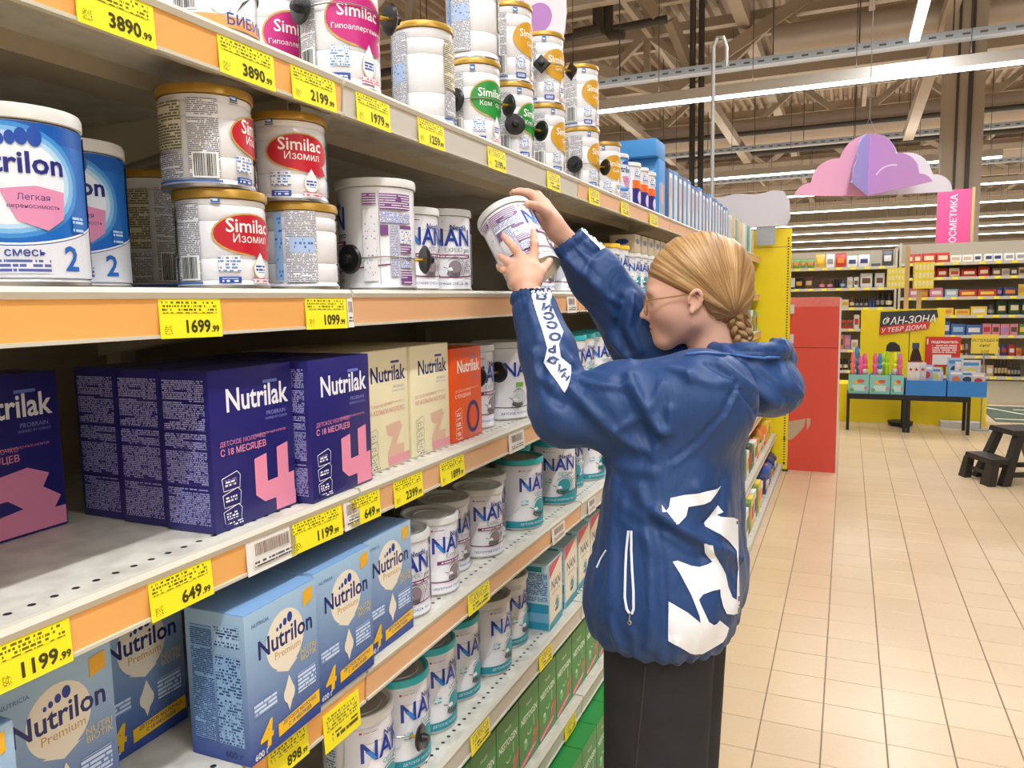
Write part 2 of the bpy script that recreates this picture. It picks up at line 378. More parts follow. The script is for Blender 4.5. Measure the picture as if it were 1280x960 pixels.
# LED rows: white housing with a lit diffuser, hung from a perforated tray
HOUS = mat('white_housing', '#d8d5d0', .5, var=.02)
DIFF = mat('led_diffuser', (.98, .99, 1.0), .4, var=0, emit=9)
def led(name, label, p, q, hz=.15, wz=.11, tray=True):
    p, q = Vector(p), Vector(q); d = (q-p); L_ = d.length
    t = thing(name, label, 'light', p, math.atan2(d.y, d.x), 'LED light lines')
    MB().box((0, -wz/2, 0), (L_, wz/2, hz), HOUS).build('housing', t)
    MB().box((.02, -wz/2+.008, -.035), (L_-.02, wz/2-.008, -.001), DIFF).build('diffuser', t)
    rod = MB().tube([(0, 0, hz), (0, 0, 8.0-p.z)], .006, DARKP, 5).mesh('hanger_rod'); x = .8
    while x < L_: obj('hanger_rod', rod, t, (x, 0, 0)); x += 1.37
    return t
def tray(label, p, q):
    p, q = Vector(p), Vector(q); d = (q-p); L_ = d.length
    t = thing('cable_tray', label, 'cable tray', p, math.atan2(d.y, d.x), 'perforated cable trays')
    b = MB(); b.box((0, -.1, 0), (L_, .1, .004), GALV); b.box((0, -.104, 0), (L_, -.1, .11), GALV); b.box((0, .1, 0), (L_, .104, .11), GALV); b.build('channel', t)
    b = MB(); x = .1
    while x < L_: b.box((x, -.1055, .035), (x+.09, -.1035, .062), DARKP); x += .2
    s = b.build('slots', t); s['kind'] = 'stuff'
    x = 1.0; rod = MB().tube([(0, 0, .1), (0, 0, 8.0-p.z)], .010, DARKP, 5).mesh('hanger_rod')
    while x < L_: obj('hanger_rod', rod, t, (x, 0, 0)); x += 1.15
    return t
for i, y in enumerate(LED_ROWS_Y):
    if y < 3: continue
    x0, x1 = (-9, 13) if y != 20 else (-9, 3.0)
    led('led_light_line', 'white LED light line across the hall, %s from the camera' % ordn(i-2), (x0, y, LED_Z), (x1, y, LED_Z))
for y, x0 in ((-6.5, -9), (-.5, -9)):
    led('led_light_line', 'white LED light line behind the camera' if y < -3 else 'white LED light line above the camera', (x0, y, LED_Z), (13, y, LED_Z))
led('led_light_line', 'short bright LED light line running along the aisle at the top', (LED_AISLE_X+.06, -5.4, 4.93), (LED_AISLE_X+.06, 11.95, 4.93), .08, .13)
tray('grey perforated cable tray crossing above the first LED line', (-9, 12.25, 4.92), (13, 12.25, 4.92))
tray('far perforated cable tray crossing just above the pink cloud', (-9, 20.6, 5.2), (13, 20.6, 5.2))
tray('farthest thin cable tray crossing behind the pink cloud', (-9, 25.3, 5.1), (13, 25.3, 5.1))
# daylight strip far away
SKYL = mat('skylight_glass', (.93, .97, 1), .3, var=0, emit=1.6)
s = at(845, 184, 44); tag(MB().box((s[0]-1.6, s[1], s[2]-.18), (s[0]+1.6, s[1]+.05, s[2]+.18), SKYL).build('window_1'), kind='structure')
s = at(852, 190, 43); tag(MB().box((s[0]-1.7, s[1], s[2]-.07), (s[0]+1.7, s[1]+.05, s[2]+.03), SKYL).build('window_2'), kind='structure')
# ================================================================== the shelving along the aisle
LIP = -.72; BACK = -1.27
DECKS = [1.905, 1.582, 1.262, .957, .645, .345, .072]
MODS = [-1.24, -.112, 1.015, 2.142, 3.389, 4.636, 5.883, 7.13]
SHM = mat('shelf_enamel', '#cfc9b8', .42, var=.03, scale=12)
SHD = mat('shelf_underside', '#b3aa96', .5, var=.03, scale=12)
ORANGE = [mat('rail_insert_orange', '#f6b565', .38, var=.05, scale=6), mat('rail_insert_peach', '#eab483', .38, var=.05, scale=6)]
GREYR = mat('rail_insert_grey', '#cfc8ba', .4, var=.04, scale=8)
def deck_mat():
    m = bpy.data.materials.new('shelf_deck_perforated'); m.use_nodes = True; nt = m.node_tree; b = nt.nodes['Principled BSDF']; b.inputs['Roughness'].default_value = .4
    N = nt.nodes.new; L = nt.links.new
    g = N('ShaderNodeTexCoord'); sp = N('ShaderNodeSeparateXYZ'); L(g.outputs['Object'], sp.inputs[0])
    def M(op, a, c=None):
        k = N('ShaderNodeMath'); k.operation = op
        for i, v in enumerate((a, c)):
            if v is None: continue
            if isinstance(v, (int, float)): k.inputs[i].default_value = v
            else: L(v, k.inputs[i])
        return k.outputs[0]
    # oblong holes in one row 28 mm behind the front edge (object X = 0 at the front edge)
    dx = M('DIVIDE', M('ADD', sp.outputs[0], .030), .0042)
    dy = M('DIVIDE', M('SUBTRACT', M('FRACT', M('DIVIDE', sp.outputs[1], .0245)), .5), .17)
    hole = M('LESS_THAN', M('ADD', M('MULTIPLY', dx, dx), M('MULTIPLY', dy, dy)), 1)
    nz = N('ShaderNodeTexNoise'); nz.inputs['Scale'].default_value = 25; nz.inputs['Detail'].default_value = 6; L(g.outputs['Object'], nz.inputs['Vector'])
    r = N('ShaderNodeValToRGB'); r.color_ramp.elements[0].color = lin('#bdb9ae'); r.color_ramp.elements[1].color = lin('#d8d4c8'); r.color_ramp.elements[0].position = .3; r.color_ramp.elements[1].position = .6; L(nz.outputs['Fac'], r.inputs[0])
    mx = N('ShaderNodeMix'); mx.data_type = 'RGBA'; mx.inputs[7].default_value = (.02, .02, .02, 1); L(hole, mx.inputs[0]); L(r.outputs[0], mx.inputs[6]); L(mx.outputs[2], b.inputs['Base Color'])
    return m
DECKM = deck_mat()
ORNAME = ['top', 'second', 'third', 'fourth', 'fifth', 'sixth', 'base']
bay_lab = ['shelving bay behind the camera at the left', 'nearest shelving bay with orange price rails at far left of photo', 'shelving bay with grey top rail just past the first seam', 'shelving bay holding yellow-lidded cans, largely behind the person', 'shelving bay with boxed goods on its top shelf', 'shelving bay with thin blue boxes beyond the head', 'last shelving bay beside the yellow end panel']
def rail_x(bi, si):
    if bi >= 5: return [LIP, LIP, LIP+.02, LIP+.06, LIP+.11, LIP+.16, -.50][si]
    return LIP if si < 6 else -.60
for bi in range(len(MODS)-1):
    y0, y1 = MODS[bi]+.003, MODS[bi+1]-.003; L_ = y1-y0
    t = thing('shelving_bay', bay_lab[bi], 'shelf', (0, y0, 0), 0, 'shelving bays along the aisle')
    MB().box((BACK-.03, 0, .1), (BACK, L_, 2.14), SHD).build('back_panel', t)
    MB().box((BACK-.03, -.0025, 0), (BACK+.035, .03, 2.16), SHM).build('upright', t)
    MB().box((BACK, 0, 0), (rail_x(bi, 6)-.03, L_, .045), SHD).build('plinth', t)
    for si, zd in enumerate(DECKS):
        fx = rail_x(bi, si)
        s = MB()
        s.box((BACK-fx, 0, -.026), (-.006, L_, 0), DECKM)
        sh = s.build('shelf', t, (fx, 0, zd))
        if si < 6:
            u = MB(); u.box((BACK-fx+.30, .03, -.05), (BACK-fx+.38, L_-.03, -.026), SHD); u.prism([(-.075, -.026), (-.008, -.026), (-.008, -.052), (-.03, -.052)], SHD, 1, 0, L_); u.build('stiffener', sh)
            for yy in (.012, L_-.016):
                MB().prism([(BACK-fx, -.026), (-.09, -.026), (-.09, -.045), (BACK-fx+.25, -.075), (BACK-fx, -.11)], SHM, 1, yy, yy+.004).build('bracket', sh)
        im = ORANGE[0] if bi < 2 else ORANGE[1]
        if (bi == 2 and si in (0, 4, 5)) or si >= 5 or (bi in (3, 4) and si >= 3): im = GREYR
        h = .058 if si < 6 else .068
        r = MB(); r.prism([(-.006, -.0003), (.002, -.0003), (.006, -.006), (.004, -.013), (-.006, -.013)], SHM, 1, 0, L_)
        r.prism([(-.006, -.013), (.002, -.013), (-.001, -h+.004), (-.006, -h+.004)], im, 1, 0, L_)
        r.prism([(-.006, -h+.004), (.003, -h+.004), (.003, -h), (-.006, -h)], SHM, 1, 0, L_)
        r.build('price_rail', sh)
# end panel, yellow with a perforated edge
YEL = mat('yellow_enamel', '#f6dc12', .35, var=.03, scale=5)
ep = thing('end_panel', 'tall yellow metal end panel with a perforated right edge', 'panel', (0, 7.15, 0))
MB().box((BACK, 0, .02), (-.46, .035, 1.98), YEL).build('lower_sheet', ep)
MB().box((BACK, 0, 1.985), (-.46, .035, 2.14), YEL).build('upper_sheet', ep)
b = MB()
for k in range(84): z = .1+k*.0235; b.box((-.492, -.0015, z), (-.478, .001, z+.011), DARKP)
b.box((-.494, -.002, .06), (-.476, .001, .085), DARKP); b.box((-.494, -.002, .28), (-.476, .001, .31), DARKP)
hh = b.build('slots', ep); hh['kind'] = 'stuff'
MB().box((BACK, -.01, 0), (-.45, .045, .02), DARKP).build('foot', ep)

# ------------------------------------------------------------------ price tags
TAGY = mat('tag_yellow', '#fbec23', .5, var=.02); TAGW = mat('tag_white', '#efebe4', .5, var=.02)
def price_tag(si, xl, xr, yref, price, label, m=TAGY, bi=2, dz=0, hh=.047, tilt=0):
    fx = rail_x(bi, si)+.0035; a = onX(xl, yref, fx)[1]; c = onX(xr, yref, fx)[1]; wd = c-a
    t = thing('price_tag', label, 'price tag', (fx, (a+c)/2, DECKS[si]-.0125-hh/2+dz), 0, 'price tags on the shelf rails'); t.rotation_euler = (tilt, -.05, 0)
    MB().box((-.0005, -wd/2, -hh/2), (.0005, wd/2, hh/2), m).build('card', t)
    pr = Print(); f = Face(pr, lambda u, v, h: (.0006+h, u, v)); k = '#3a3a10' if m is TAGY else '#777777'
    if price:
        big = hh*.44; main, dec = price.split('.')
        ww = wd*.86
        nv = text2d(main, 1, .03)[0]; wx = max(p[0] for p in nv)-min(p[0] for p in nv); size = min(big, ww*.62/wx)
        f.text(main, wd*.30-0.0, -hh*.36, size, k, .03, align='RIGHT'); f.text('.'+dec, wd*.305, -hh*.36, size*.52, k, .03, align='LEFT')
        f.poly(rect(-wd*.46, hh*.12, wd*.42, hh*.44), fine('#6a6410', '#fbec23', .0042, .5)); f.rect(-wd*.44, -hh*.38, -wd*.33, -hh*.18, fine('#3a3a10', '#fbec23', .0016, .5))
    elif m is TAGW:
        f.barcode(-wd*.34, hh*.0, wd*.34, hh*.36, '#8a6a5a', '#efebe4'); f.rect(-wd*.38, -hh*.3, wd*.38, -hh*.12, fine('#555555', '#efebe4', .005, .6))
    else:
        f.rect(-wd*.42, hh*.0, wd*.42, hh*.4, fine('#8a8420', '#f3e33a', .005, .5)); f.rect(-wd*.3, -hh*.35, wd*.42, -hh*.1, fine('#55501a', '#f3e33a', .009, .6))
    pr.mb.build('print', t, fix=False); return t
PT = [(0, 96, 192, 20, '3890.99', 'yellow price tag reading 3890.99 at the top left corner', 1), (0, 274, 342, 78, '3890.99', 'yellow price tag reading 3890.99 under the stubby white can', 1), (0, 365, 419, 108, '2199.99', 'yellow price tag reading 2199.99 at the end of the orange rail', 1),
      (0, 446, 487, 140, '1979.99', 'yellow price tag reading 1979.99 under the magenta oval can', 2), (0, 523, 555, 165, '1259.99', 'yellow price tag reading 1259.99 under the ribbed can', 2), (0, 610, 632, 197, '2199.99', 'small yellow price tag reading 2199.99 on the grey top rail', 2), (0, 684, 700, 222, '', 'small yellow tag near the end of the grey top rail', 2),
      (0, 736, 749, 244, '', 'first faded yellow tag on the peach top rail', 3), (0, 776, 786, 257, '', 'second faded yellow tag on the peach top rail', 3), (0, 812, 822, 268, '', 'third faded yellow tag on the peach top rail', 3),
      (1, 199, 276, 392, '1699.99', 'yellow price tag reading 1699.99 on the second rail', 1), (1, 382, 433, 386, '1099.99', 'yellow price tag with a white card behind it, reading 1099.99', 1),
      (2, -8, 90, 815, '1199.99', 'yellow price tag reading 1199.99 at the left edge of the third rail', 1), (2, 186, 266, 735, '649.99', 'yellow price tag reading 649.99 on the near third rail', 1), (2, 362, 428, 662, '1199.99', 'yellow price tag reading 1199.99 beside the white barcode card', 1),
      (2, 437, 475, 630, '649.99', 'yellow price tag reading 649.99 past the white rail end', 2), (2, 492, 528, 602, '2399.99', 'yellow price tag reading 2399.99 under the cream cartons', 2), (2, 550, 580, 576, '1899.99', 'yellow price tag reading 1899.99 under the farther cream carton', 2),
      (3, 335, 386, 945, '898.99', 'yellow price tag reading 898 below the light blue carton', 1), (3, 585, 612, 745, '', 'faded yellow tag on the fourth rail below the white cans', 2),
      (4, 588, 612, 905, '', 'yellow tag on the fifth rail, nearer one', 2), (4, 674, 690, 820, '', 'yellow tag on the fifth rail, farther one', 2), (5, 706, 720, 915, '', 'yellow tag on the sixth rail above the green cartons', 2)]
for si, xl, xr, yr, pc, lb, bi in PT: price_tag(si, xl, xr, yr, pc, lb, TAGY, bi, tilt=random.uniform(-.02, .02))
price_tag(3, 404, 450, 900, '', 'yellow barcode card hanging below the fourth rail by the light blue carton', TAGY, 1, -.012, .06)
for si, xl, xr, yr, lb, bi in [(2, 308, 370, 690, 'white barcode card between two price tags on the third rail', 1), (1, 434, 441, 386, 'white card sliver behind the 1099.99 price tag', 1), (2, 430, 449, 640, 'blank white card at the end of the near third rail', 1), (1, 709, 720, 375, 'small white code card on the second rail under the tilted can, left one', 2), (1, 733, 743, 375, 'small white code card on the second rail under the tilted can, right one', 3), (2, 636, 655, 540, 'white price card on the third rail beside the blue sleeve', 2), (3, 690, 706, 660, 'white card on the fourth rail below the teal cans', 2), (3, 735, 744, 625, 'small white card on the fourth rail by the jacket', 3)]:
    price_tag(si, xl, xr, yr, '', lb, TAGW, bi)
# ================================================================== products: prototypes
TINW = mat('white_lacquered_tin', '#e9e8ea', .25, var=.015, coat=.3)
TINM = mat('bare_tin', '#c3bfb8', .28, .9, var=.05)
LIDW = mat('white_plastic_lid', '#dcdcd6', .35, var=.02); LIDT = mat('teal_plastic_lid', '#36b3b6', .33, var=.03); LIDG = mat('gold_plastic_lid', '#bb9138', .32, .35, var=.05); LIDY = mat('yellow_plastic_lid', '#f2c62b', .35, var=.03)
LINS = mat('lid_inset_pale', '#c9c8bf', .4, var=.03)
FOIL = mat('lid_inset_grey', '#a59f96', .4, .2, var=.05)
def can_parts(r, h, body, lid, inset=FOIL, ribs=(), lid_h=.015, lo=.002):
    p = [(r-.004, 0), (r-.001, 0), (r, .002), (r, .006), (r-.0015, .008)]
    zs = sorted(ribs)
    for z in zs: p += [(r-.0015, z-.0025), (r-.003, z), (r-.0015, z+.0025)]
    p += [(r-.0015, h-lid_h-.001), (r-.004, h-lid_h)]
    b = MB().lathe(p, body, 40).mesh('body')
    R = r+lo; z0 = h-lid_h
    l = MB().lathe([(R-.003, z0), (R, z0+.001), (R, h-.004), (R-.0015, h), (R-.006, h), (R-.009, h-.005), (R-.011, h-.006)], lid, 40, cap=False).mesh('lid')
    n = MB().lathe([(R-.011, h-.006), (R-.022, h-.006), (R-.023, h-.004), (R-.030, h-.004), (R-.031, h-.006), (.0005, h-.006)], inset, 40, cap=False).mesh('lid_inset')
    rm = MB().lathe([(r-.003, -.0005), (r+.0008, .0005), (r+.0008, .004), (r-.001, .005)], TINM, 40).mesh('base_rim')
    return [('body', b), ('lid', l), ('lid_inset', n), ('base_rim', rm)]
def small_blocks(f, u0, h, c1, c2, back='#e9e8ea'):
    """dense small print on the back of a can"""
    W = .10
    f.rect(u0, h*.72, u0+W*.62, h*.86, fine(back, c1, .0042, .60, .36, .22)); f.rect(u0, h*.60, u0+W*.62, h*.70, fine(c2, back, .0026, .6))
    f.rect(u0, h*.49, u0+W*.14, h*.58, c1); f.rect(u0+W*.17, h*.12, u0+W*.33, h*.58, fine(c2, back, .0028, .62)); f.rect(u0+W*.36, h*.55, u0+W*.64, h*.58, c1)
    f.rect(u0+W*.36, h*.42, u0+W*.64, h*.54, fine(c2, back, .0036, .45)); f.rect(u0+W*.36, h*.33, u0+W*.64, h*.41, fine(back, c1, .0042, .60, .36, .22)); f.rect(u0+W*.36, h*.05, u0+W*.64, h*.18, fine(back, c1, .0042, .60, .36, .22)); f.rect(u0+W*.36, h*.2, u0+W*.64, h*.31, fine(c2, back, .0026, .55))
    f.rect(u0-W*.30, h*.76, u0-W*.06, h*.86, fine(back, c1, .0042, .60, .36, .22)); f.rect(u0-W*.30, h*.08, u0-W*.06, h*.72, fine(c2, back, .0042, .35)); f.rect(u0-.002, h*.05, u0-.0012, h*.88, '#8d8c96')
def emblem(f, cx, cy, R, col, dark='#203040'):
    f.ell(cx, cy, R, R*1.0, col, 26); f.ring(cx-.1*R, cy, R*1.35, R*1.25, R*.07, dark, -1.2, 2.4); f.ring(cx, cy, R*1.6, R*1.5, R*.09, col, -.8, 1.9)
    for k in range(5): f.ring(cx-R*.25, cy-R*.95+k*R*.12, R*(.85+.05*k), R*.28, R*.07, dark, PI+.1*k, 2*PI-.12*k, 12)
    f.line([(cx-R*1.7, cy+R*.1), (cx-R*1.2, cy-R*.1), (cx-R*.75, cy-R*.05), (cx-R*1.0, cy-R*.5), (cx-R*1.25, cy-R*.9)], R*.09, dark)
    f.poly([(cx-R*1.2, cy-R*.1), (cx-R*.6, cy+R*.05), (cx-R*.35, cy-R*.35), (cx-R*.9, cy-R*.45)], '#f4f4f4')
def nan_can(r, h, lid, kind, digit='', inset=FOIL, extra=False):
    pr = Print(); f = can_face(pr, r); blue = '#16399a'; s = r/.066
    acc = {'o': '#1f9aa8', 'e': '#7b2b63', 'y': '#e8b820'}[kind]
    if kind == 'o':   # teal band with a rising edge
        n = 24; U = 2*PI*r; pts = []
        for i in range(n+1):
            u = -U/2+U*i/n; pts.append((u, h*(.13+.10*max(0, math.cos((u-.05*s)/r*1.3))**2*0+.11/(1+math.exp(-(u-.02)/(.012*s)))*(1 if u < .1*s else max(0, 1-(u-.1*s)/(.06*s))))))
        for i in range(n): f.poly([(pts[i][0], .006), (pts[i+1][0], .006), pts[i+1], pts[i]], '#1d93a3')
        f.text('ДЕТСКОЕ МОЛОЧКО  800 г', 0, h*.075, .0075*s, '#e8f6f8')
    else:
        f.line([(u, h*.17+(.5-.5*math.cos(u/r*1.2))*h*.07) for u in np.linspace(-.13*s, .13*s, 18)], .0024, acc); f.text('МОЛОЧНАЯ СМЕСЬ  400 г', 0, h*.075, .008*s, '#33408c')
    f.poly([(-.075*s, h*.88), (-.01*s, h*.88), (-.055*s, h*.3), (-.085*s, h*.2)], '#dcdde6')
    f.rect(-.052*s, h*.835, -.047*s, h*.858, '#c03a3a'); f.rect(-.045*s, h*.838, -.016*s, h*.853, fine('#7d5a1d', '#e6e4e2', .0034, .6))
    f.text('Nestlé', .018*s, h*.742, .0165*s, '#22307a', .02); f.rect(-.045*s, h*.728, -.006*s, h*.733, '#b89a58'); f.rect(.038*s, h*.728, .052*s, h*.733, '#b89a58')
    f.text('NAN', 0, h*.555, .052*s, blue, .018, squeeze=.92); f.poly([(-.043*s, h*.66), (-.033*s, h*.66), (-.021*s, h*.57), (-.026*s, h*.557)], '#2c82d6')
    f.text('OPTI' if kind != 'e' else 'EXPERT', .006*s, h*.475, .0135*s, '#4a8f9a' if kind != 'e' else '#8d8d94'); f.text('pro', (.031 if kind != 'e' else .042)*s, h*.475, .0145*s, '#333a45', .015, .3)
    if kind == 'e':
        f.rect(-.040*s, h*.405, .052*s, h*.448, acc); f.rect(-.03*s, h*.413, .045*s, h*.44, fine('#f0e6ee', acc, .0045, .6))
        emblem(f, .008*s, h*.285, .0165*s, '#8d7f86', '#5b5558'); f.rect(.034*s, h*.25, .055*s, h*.39, fine('#8a6a86', '#e9e8ea', .004, .5))
    else:
        emblem(f, .012*s, h*.31, .021*s, acc, '#1c2c30'); f.rect(-.045*s, h*.36, -.028*s, h*.43, fine('#2a94a0', '#cfe6ea', .004, .6)); f.rect(.04*s, h*.38, .055*s, h*.45, fine('#2a94a0', '#e9e8ea', .004, .5))
    if digit: f.text(digit, .066*s, h*.36, .03*s, '#157b86' if kind != 'e' else '#4a2140', .03)
    small_blocks(f, .115*s, h, '#7a4a86' if kind == 'e' else '#2f8f9f', '#6a78b8'); (small_blocks(f, -.128*s, h, '#7a4a86', '#6a78b8') if extra else f.rect(-.118*s, h*.1, -.095*s, h*.84, fine('#4d7f9f', '#e0e4ea', .005, .55)))
    return Proto(can_parts(r, h, TINW, lid, inset)+[('label_print', pr.mb.mesh('label_print'))])
def sim_can(r, h, col, line2, lid=LIDG, edge='#c9a24a'):
    pr = Print(); f = can_face(pr, r); s = r/.06
    f.ell(.006*s, h*.55, .053*s, h*.215, edge); f.ell(.006*s, h*.55, .0505*s, h*.20, col); f.poly([(-.02*s, h*.40), (.045*s, h*.40), (.052*s, h*.32), (.04*s, h*.29), (.0*s, h*.345)], col)
    f.text('Similac', .006*s, h*.57, .0255*s, '#f6f3ee', .012); f.text(line2, .008*s, h*.465, .0155*s if len(line2) < 9 else .0105*s, '#f6f3ee')
    f.rect(-.045*s, h*.86, -.034*s, h*.93*.99, '#3b6fae'); f.rect(-.0425*s, h*.875, -.0365*s, h*.895, '#e9e8ea'); f.rect(-.045*s, h*.888, -.0375*s, h*.897, '#e9e8ea'); f.rect(-.046*s, h*.84, -.033*s, h*.852, '#777777')
    f.ell(.02*s, h*.2, .0135*s, h*.105, '#c9b98a', 20); f.ell(.02*s, h*.2, .012*s, h*.095, '#eef0f6', 20); f.poly([(.009*s, h*.25), (.031*s, h*.25), (.02*s, h*.37)], '#eef0f6'); f.rect(.011*s, h*.16, .029*s, h*.235, fine('#2f4fa0', '#eef0f6', .0046, .65))
    f.rect(-.040*s, h*.05, -.012*s, h*.115, '#2a4da0'); f.rect(-.036*s, h*.06, -.016*s, h*.1, fine('#dfe6f6', '#2a4da0', .004, .6)); f.rect(.005*s, h*.05, .04*s, h*.105, fine('#d0607a', '#e9e8ea', .004, .55)); f.rect(-.04*s, h*.17, -.012*s, h*.33, fine('#5a86c0', '#e9e8ea', .0042, .5))
    f.rect(-.10*s, h*.09, -.062*s, h*.86, fine('#77777c', '#e4e3e4', .0024, .6)); f.barcode(-.094*s, h*.1, -.066*s, h*.32); f.rect(-.152*s, h*.36, -.108*s, h*.84, fine('#6d6950', '#ddd5b8', .0036, .6)); f.rect(-.152*s, h*.09, -.108*s, h*.33, fine('#6a6a78', '#e4e3e4', .0024, .6))
    f.rect(.088*s, h*.1, .100*s, h*.88, fine('#2d63b4', '#8fb0da', .006, .4)); f.rect(.105*s, h*.08, .150*s, h*.9, fine('#70707a', '#e6e6ea', .0024, .6)); f.rect(.110*s, h*.42, .146*s, h*.6, fine('#3a62a8', '#a9c0e2', .0055, .4)); f.rect(-.155*s, h*.045, -.06*s, h*.065, '#3f6cb4')
    ribs = [h*.08, h*.3, h*.68, h*.84]
    return Proto(can_parts(r, h, TINW, lid, LIDG, ribs, .012)+[('label_print', pr.mb.mesh('label_print'))])
def nutrilon_can(r, h):
    pr = Print(); f = can_face(pr, r); s = r/.06; U = PI*r
    f.rect(-U, .008, U, h-.017, '#1668c0'); f.rect(-U, h*.8, U, h-.017, '#0f57ad')
    for k, c in ((1.25, '#3f8ed4'), (1.15, '#7fb8e6'), (1.05, '#b8d8f0'), (.95, '#e6eef6')): f.ell(-.003*s, h*.58, .056*s*k, h*.255*k, c, 36)
    n = 20; top = [(u, h*(.32-.10*math.cos(u/r*1.15))) for u in np.linspace(-U*.62, U*.62, n)]
    for i in range(n-1): f.poly([(top[i][0], .008), (top[i+1][0], .008), top[i+1], top[i]], '#dfe1e8')
    f.line([(u, v+.002) for u, v in top], .002, '#f2f4fa')
    f.text('Nutrilon', 0, h*.625, .0285*s, '#23247a', .022); f.text('NUTRICIA', -.03*s, h*.765, .0085*s, '#2a3a80', .02)
    for du, dv, q in ((-.004, .80, .0035), (.004, .81, .0045), (.013, .82, .0055), (.024, .825, .0065)): f.ell(du*s, h*dv, q*s, q*1.5*s, '#1d4aa8', 16)
    f.poly([(-.008*s, h*.53), (.022*s, h*.555), (.048*s, h*.53), (.046*s, h*.38), (.03*s, h*.31), (.005*s, h*.36)], '#dd8fb4'); f.text('Легкая', .02*s, h*.475, .0085*s, '#3a3470'); f.text('переносимость', .02*s, h*.43, .006*s, '#3a3470')
    f.text('молочная смесь', -.02*s, h*.165, .0115*s, '#2d3f90', .012); f.rect(-.05*s, h*.07, .03*s, h*.145, fine('#5560a0', '#dfe1e8', .0046, .6)); f.text('2', .052*s, h*.09, .034*s, '#1e62b8', .02); f.rect(.056*s, h*.31, .072*s, h*.4, fine('#bcd8f4', '#1668c0', .004, .6))
    f.rect(.1*s, h*.06, .16*s, h*.9, fine('#dbe6f4', '#2f7ccc', .003, .5)); f.rect(-.16*s, h*.06, -.1*s, h*.9, fine('#dbe6f4', '#2f7ccc', .003, .5))
    return Proto(can_parts(r, h, TINW, LIDW)+[('label_print', pr.mb.mesh('label_print'))])
def carton(D, W, H, m, flap=True):
    b = MB(); b.box((-D/2, -W/2, 0), (D/2, W/2, H), m, .0012); me = b.mesh('carton')
    e = MB().box((-D/2+.001, -W/2+.0005, H), (D/2-.0005, W/2-.0005, H+.0008), m).mesh('top_flap')
    return [('carton', me), ('top_flap', e)]
def prints(*ps): return [(n, q.mb.mesh(n)) for n, q in zip(('front_print', 'side_print', 'top_print'), ps) if q.mb.v]
def nutrilak(D, W, H, base, ink_, digit, accent, age, sub=True):
    m = mat('carton_'+base.strip('#'), base, .38, var=.02, coat=.1); pr, pl, pt = Print(), Print(), Print(); f = front_face(pr, D); l = left_face(pl, W); s = W/.165
    dark = base in ('#221f6e', '#f0570f')
    f.text('Nutrilak', .008*s, H*.74, .043*s, ink_, .02, squeeze=.86); f.rect(.02*s, H*.885, .05*s, H*.905, '#6d7fd0' if dark else '#4a4f98'); f.text('PROBRAIN', .045*s, H*.67, .0085*s, '#8d90d8' if dark else '#c2b7d8'); f.text('INSPIRED BY SCIENCE', .045*s, H*.64, .0048*s, '#8d90d8' if dark else '#c2b7d8')
    pk = '#e58fb0' if dark and base != '#f0570f' else ('#ffe2cf' if base == '#f0570f' else '#d9a79b')
    f.text('ДЕТСКОЕ МОЛОЧКО', -.068*s, H*.53, .0085*s, pk, 0, align='LEFT'); f.text(age, -.068*s, H*.47, .0125*s, pk, .015, align='LEFT'); f.text('СУХОЙ МОЛОЧНЫЙ НАПИТОК', .03*s, H*.545, .0045*s, pk)
    x0, y0 = .0*s, H*.03
    if digit == '4': f.poly([(u*s, H*v) for u, v in [(-.005,.40),(.02,.42),(.02,.23),(.042,.235),(.042,.44),(.066,.46),(.066,.24),(.078,.245),(.078,.10),(.066,.095),(.066,.02),(.036,.02),(.036,.10),(.012,.10),(-.005,.16)]], accent); f.rect(x0+.036*s, .003, W/2-.003, H*.11, accent)
    elif digit == '3': f.poly([(-.06*s, H*.36), (.03*s, H*.42), (.06*s, H*.36), (.05*s, H*.28), (.075*s, H*.2), (.06*s, H*.1), (-.06*s, H*.03), (-.06*s, H*.12), (.02*s, H*.17), (.0, H*.24), (-.06*s, H*.24)], accent); f.rect(-.05*s, .003, W/2-.002, H*.13, accent)
    elif digit in '12': f.poly([(-.005*s, H*.36), (.045*s, H*.38), (.055*s, H*.33), (.03*s, H*.18), (.06*s, H*.17), (.06*s, H*.04), (-.002*s, H*.04), (-.002*s, H*.12), (.02*s, H*.25), (.0, H*.28)], accent); f.rect(.0, .003, W/2-.002, H*.09, '#e79aa2')
    else: f.ring(.03*s, H*.23, .036*s, H*.18, .011*s, '#221f6e'); f.ell(.03*s, H*.23, .022*s, H*.115, '#f0571a')
    for k in range(3):
        q = H*(.33-k*.105); f.line([(-.068*s, q), (-.04*s, q+.006), (-.034*s, q), (-.036*s, q-H*.08), (-.066*s, q-H*.08), (-.068*s, q)], .001, ink_ if dark else '#8d9d80'); f.rect(-.063*s, q-H*.055, -.042*s, q-H*.012, fine(ink_ if dark else '#8d9d80', base, .0042, .55))
    f.rect(-.068*s, H*.02, -.03*s, H*.045, fine(ink_, base, .004, .5))
    d = D/2
    for a, b_ in ((.05, .28), (.30, .62), (.64, .95)): l.rect(-d*.86, H*a, d*.82, H*b_, fine('#a6a6d8' if dark else '#6a6a60', base, .0026, .56))
    t = top_face(pt, H); t.text('Nutrilak', 0, -D*.2, D*.3, ink_, .02)
    return Proto(carton(D, W, H, m)+prints(pr, pl, pt))
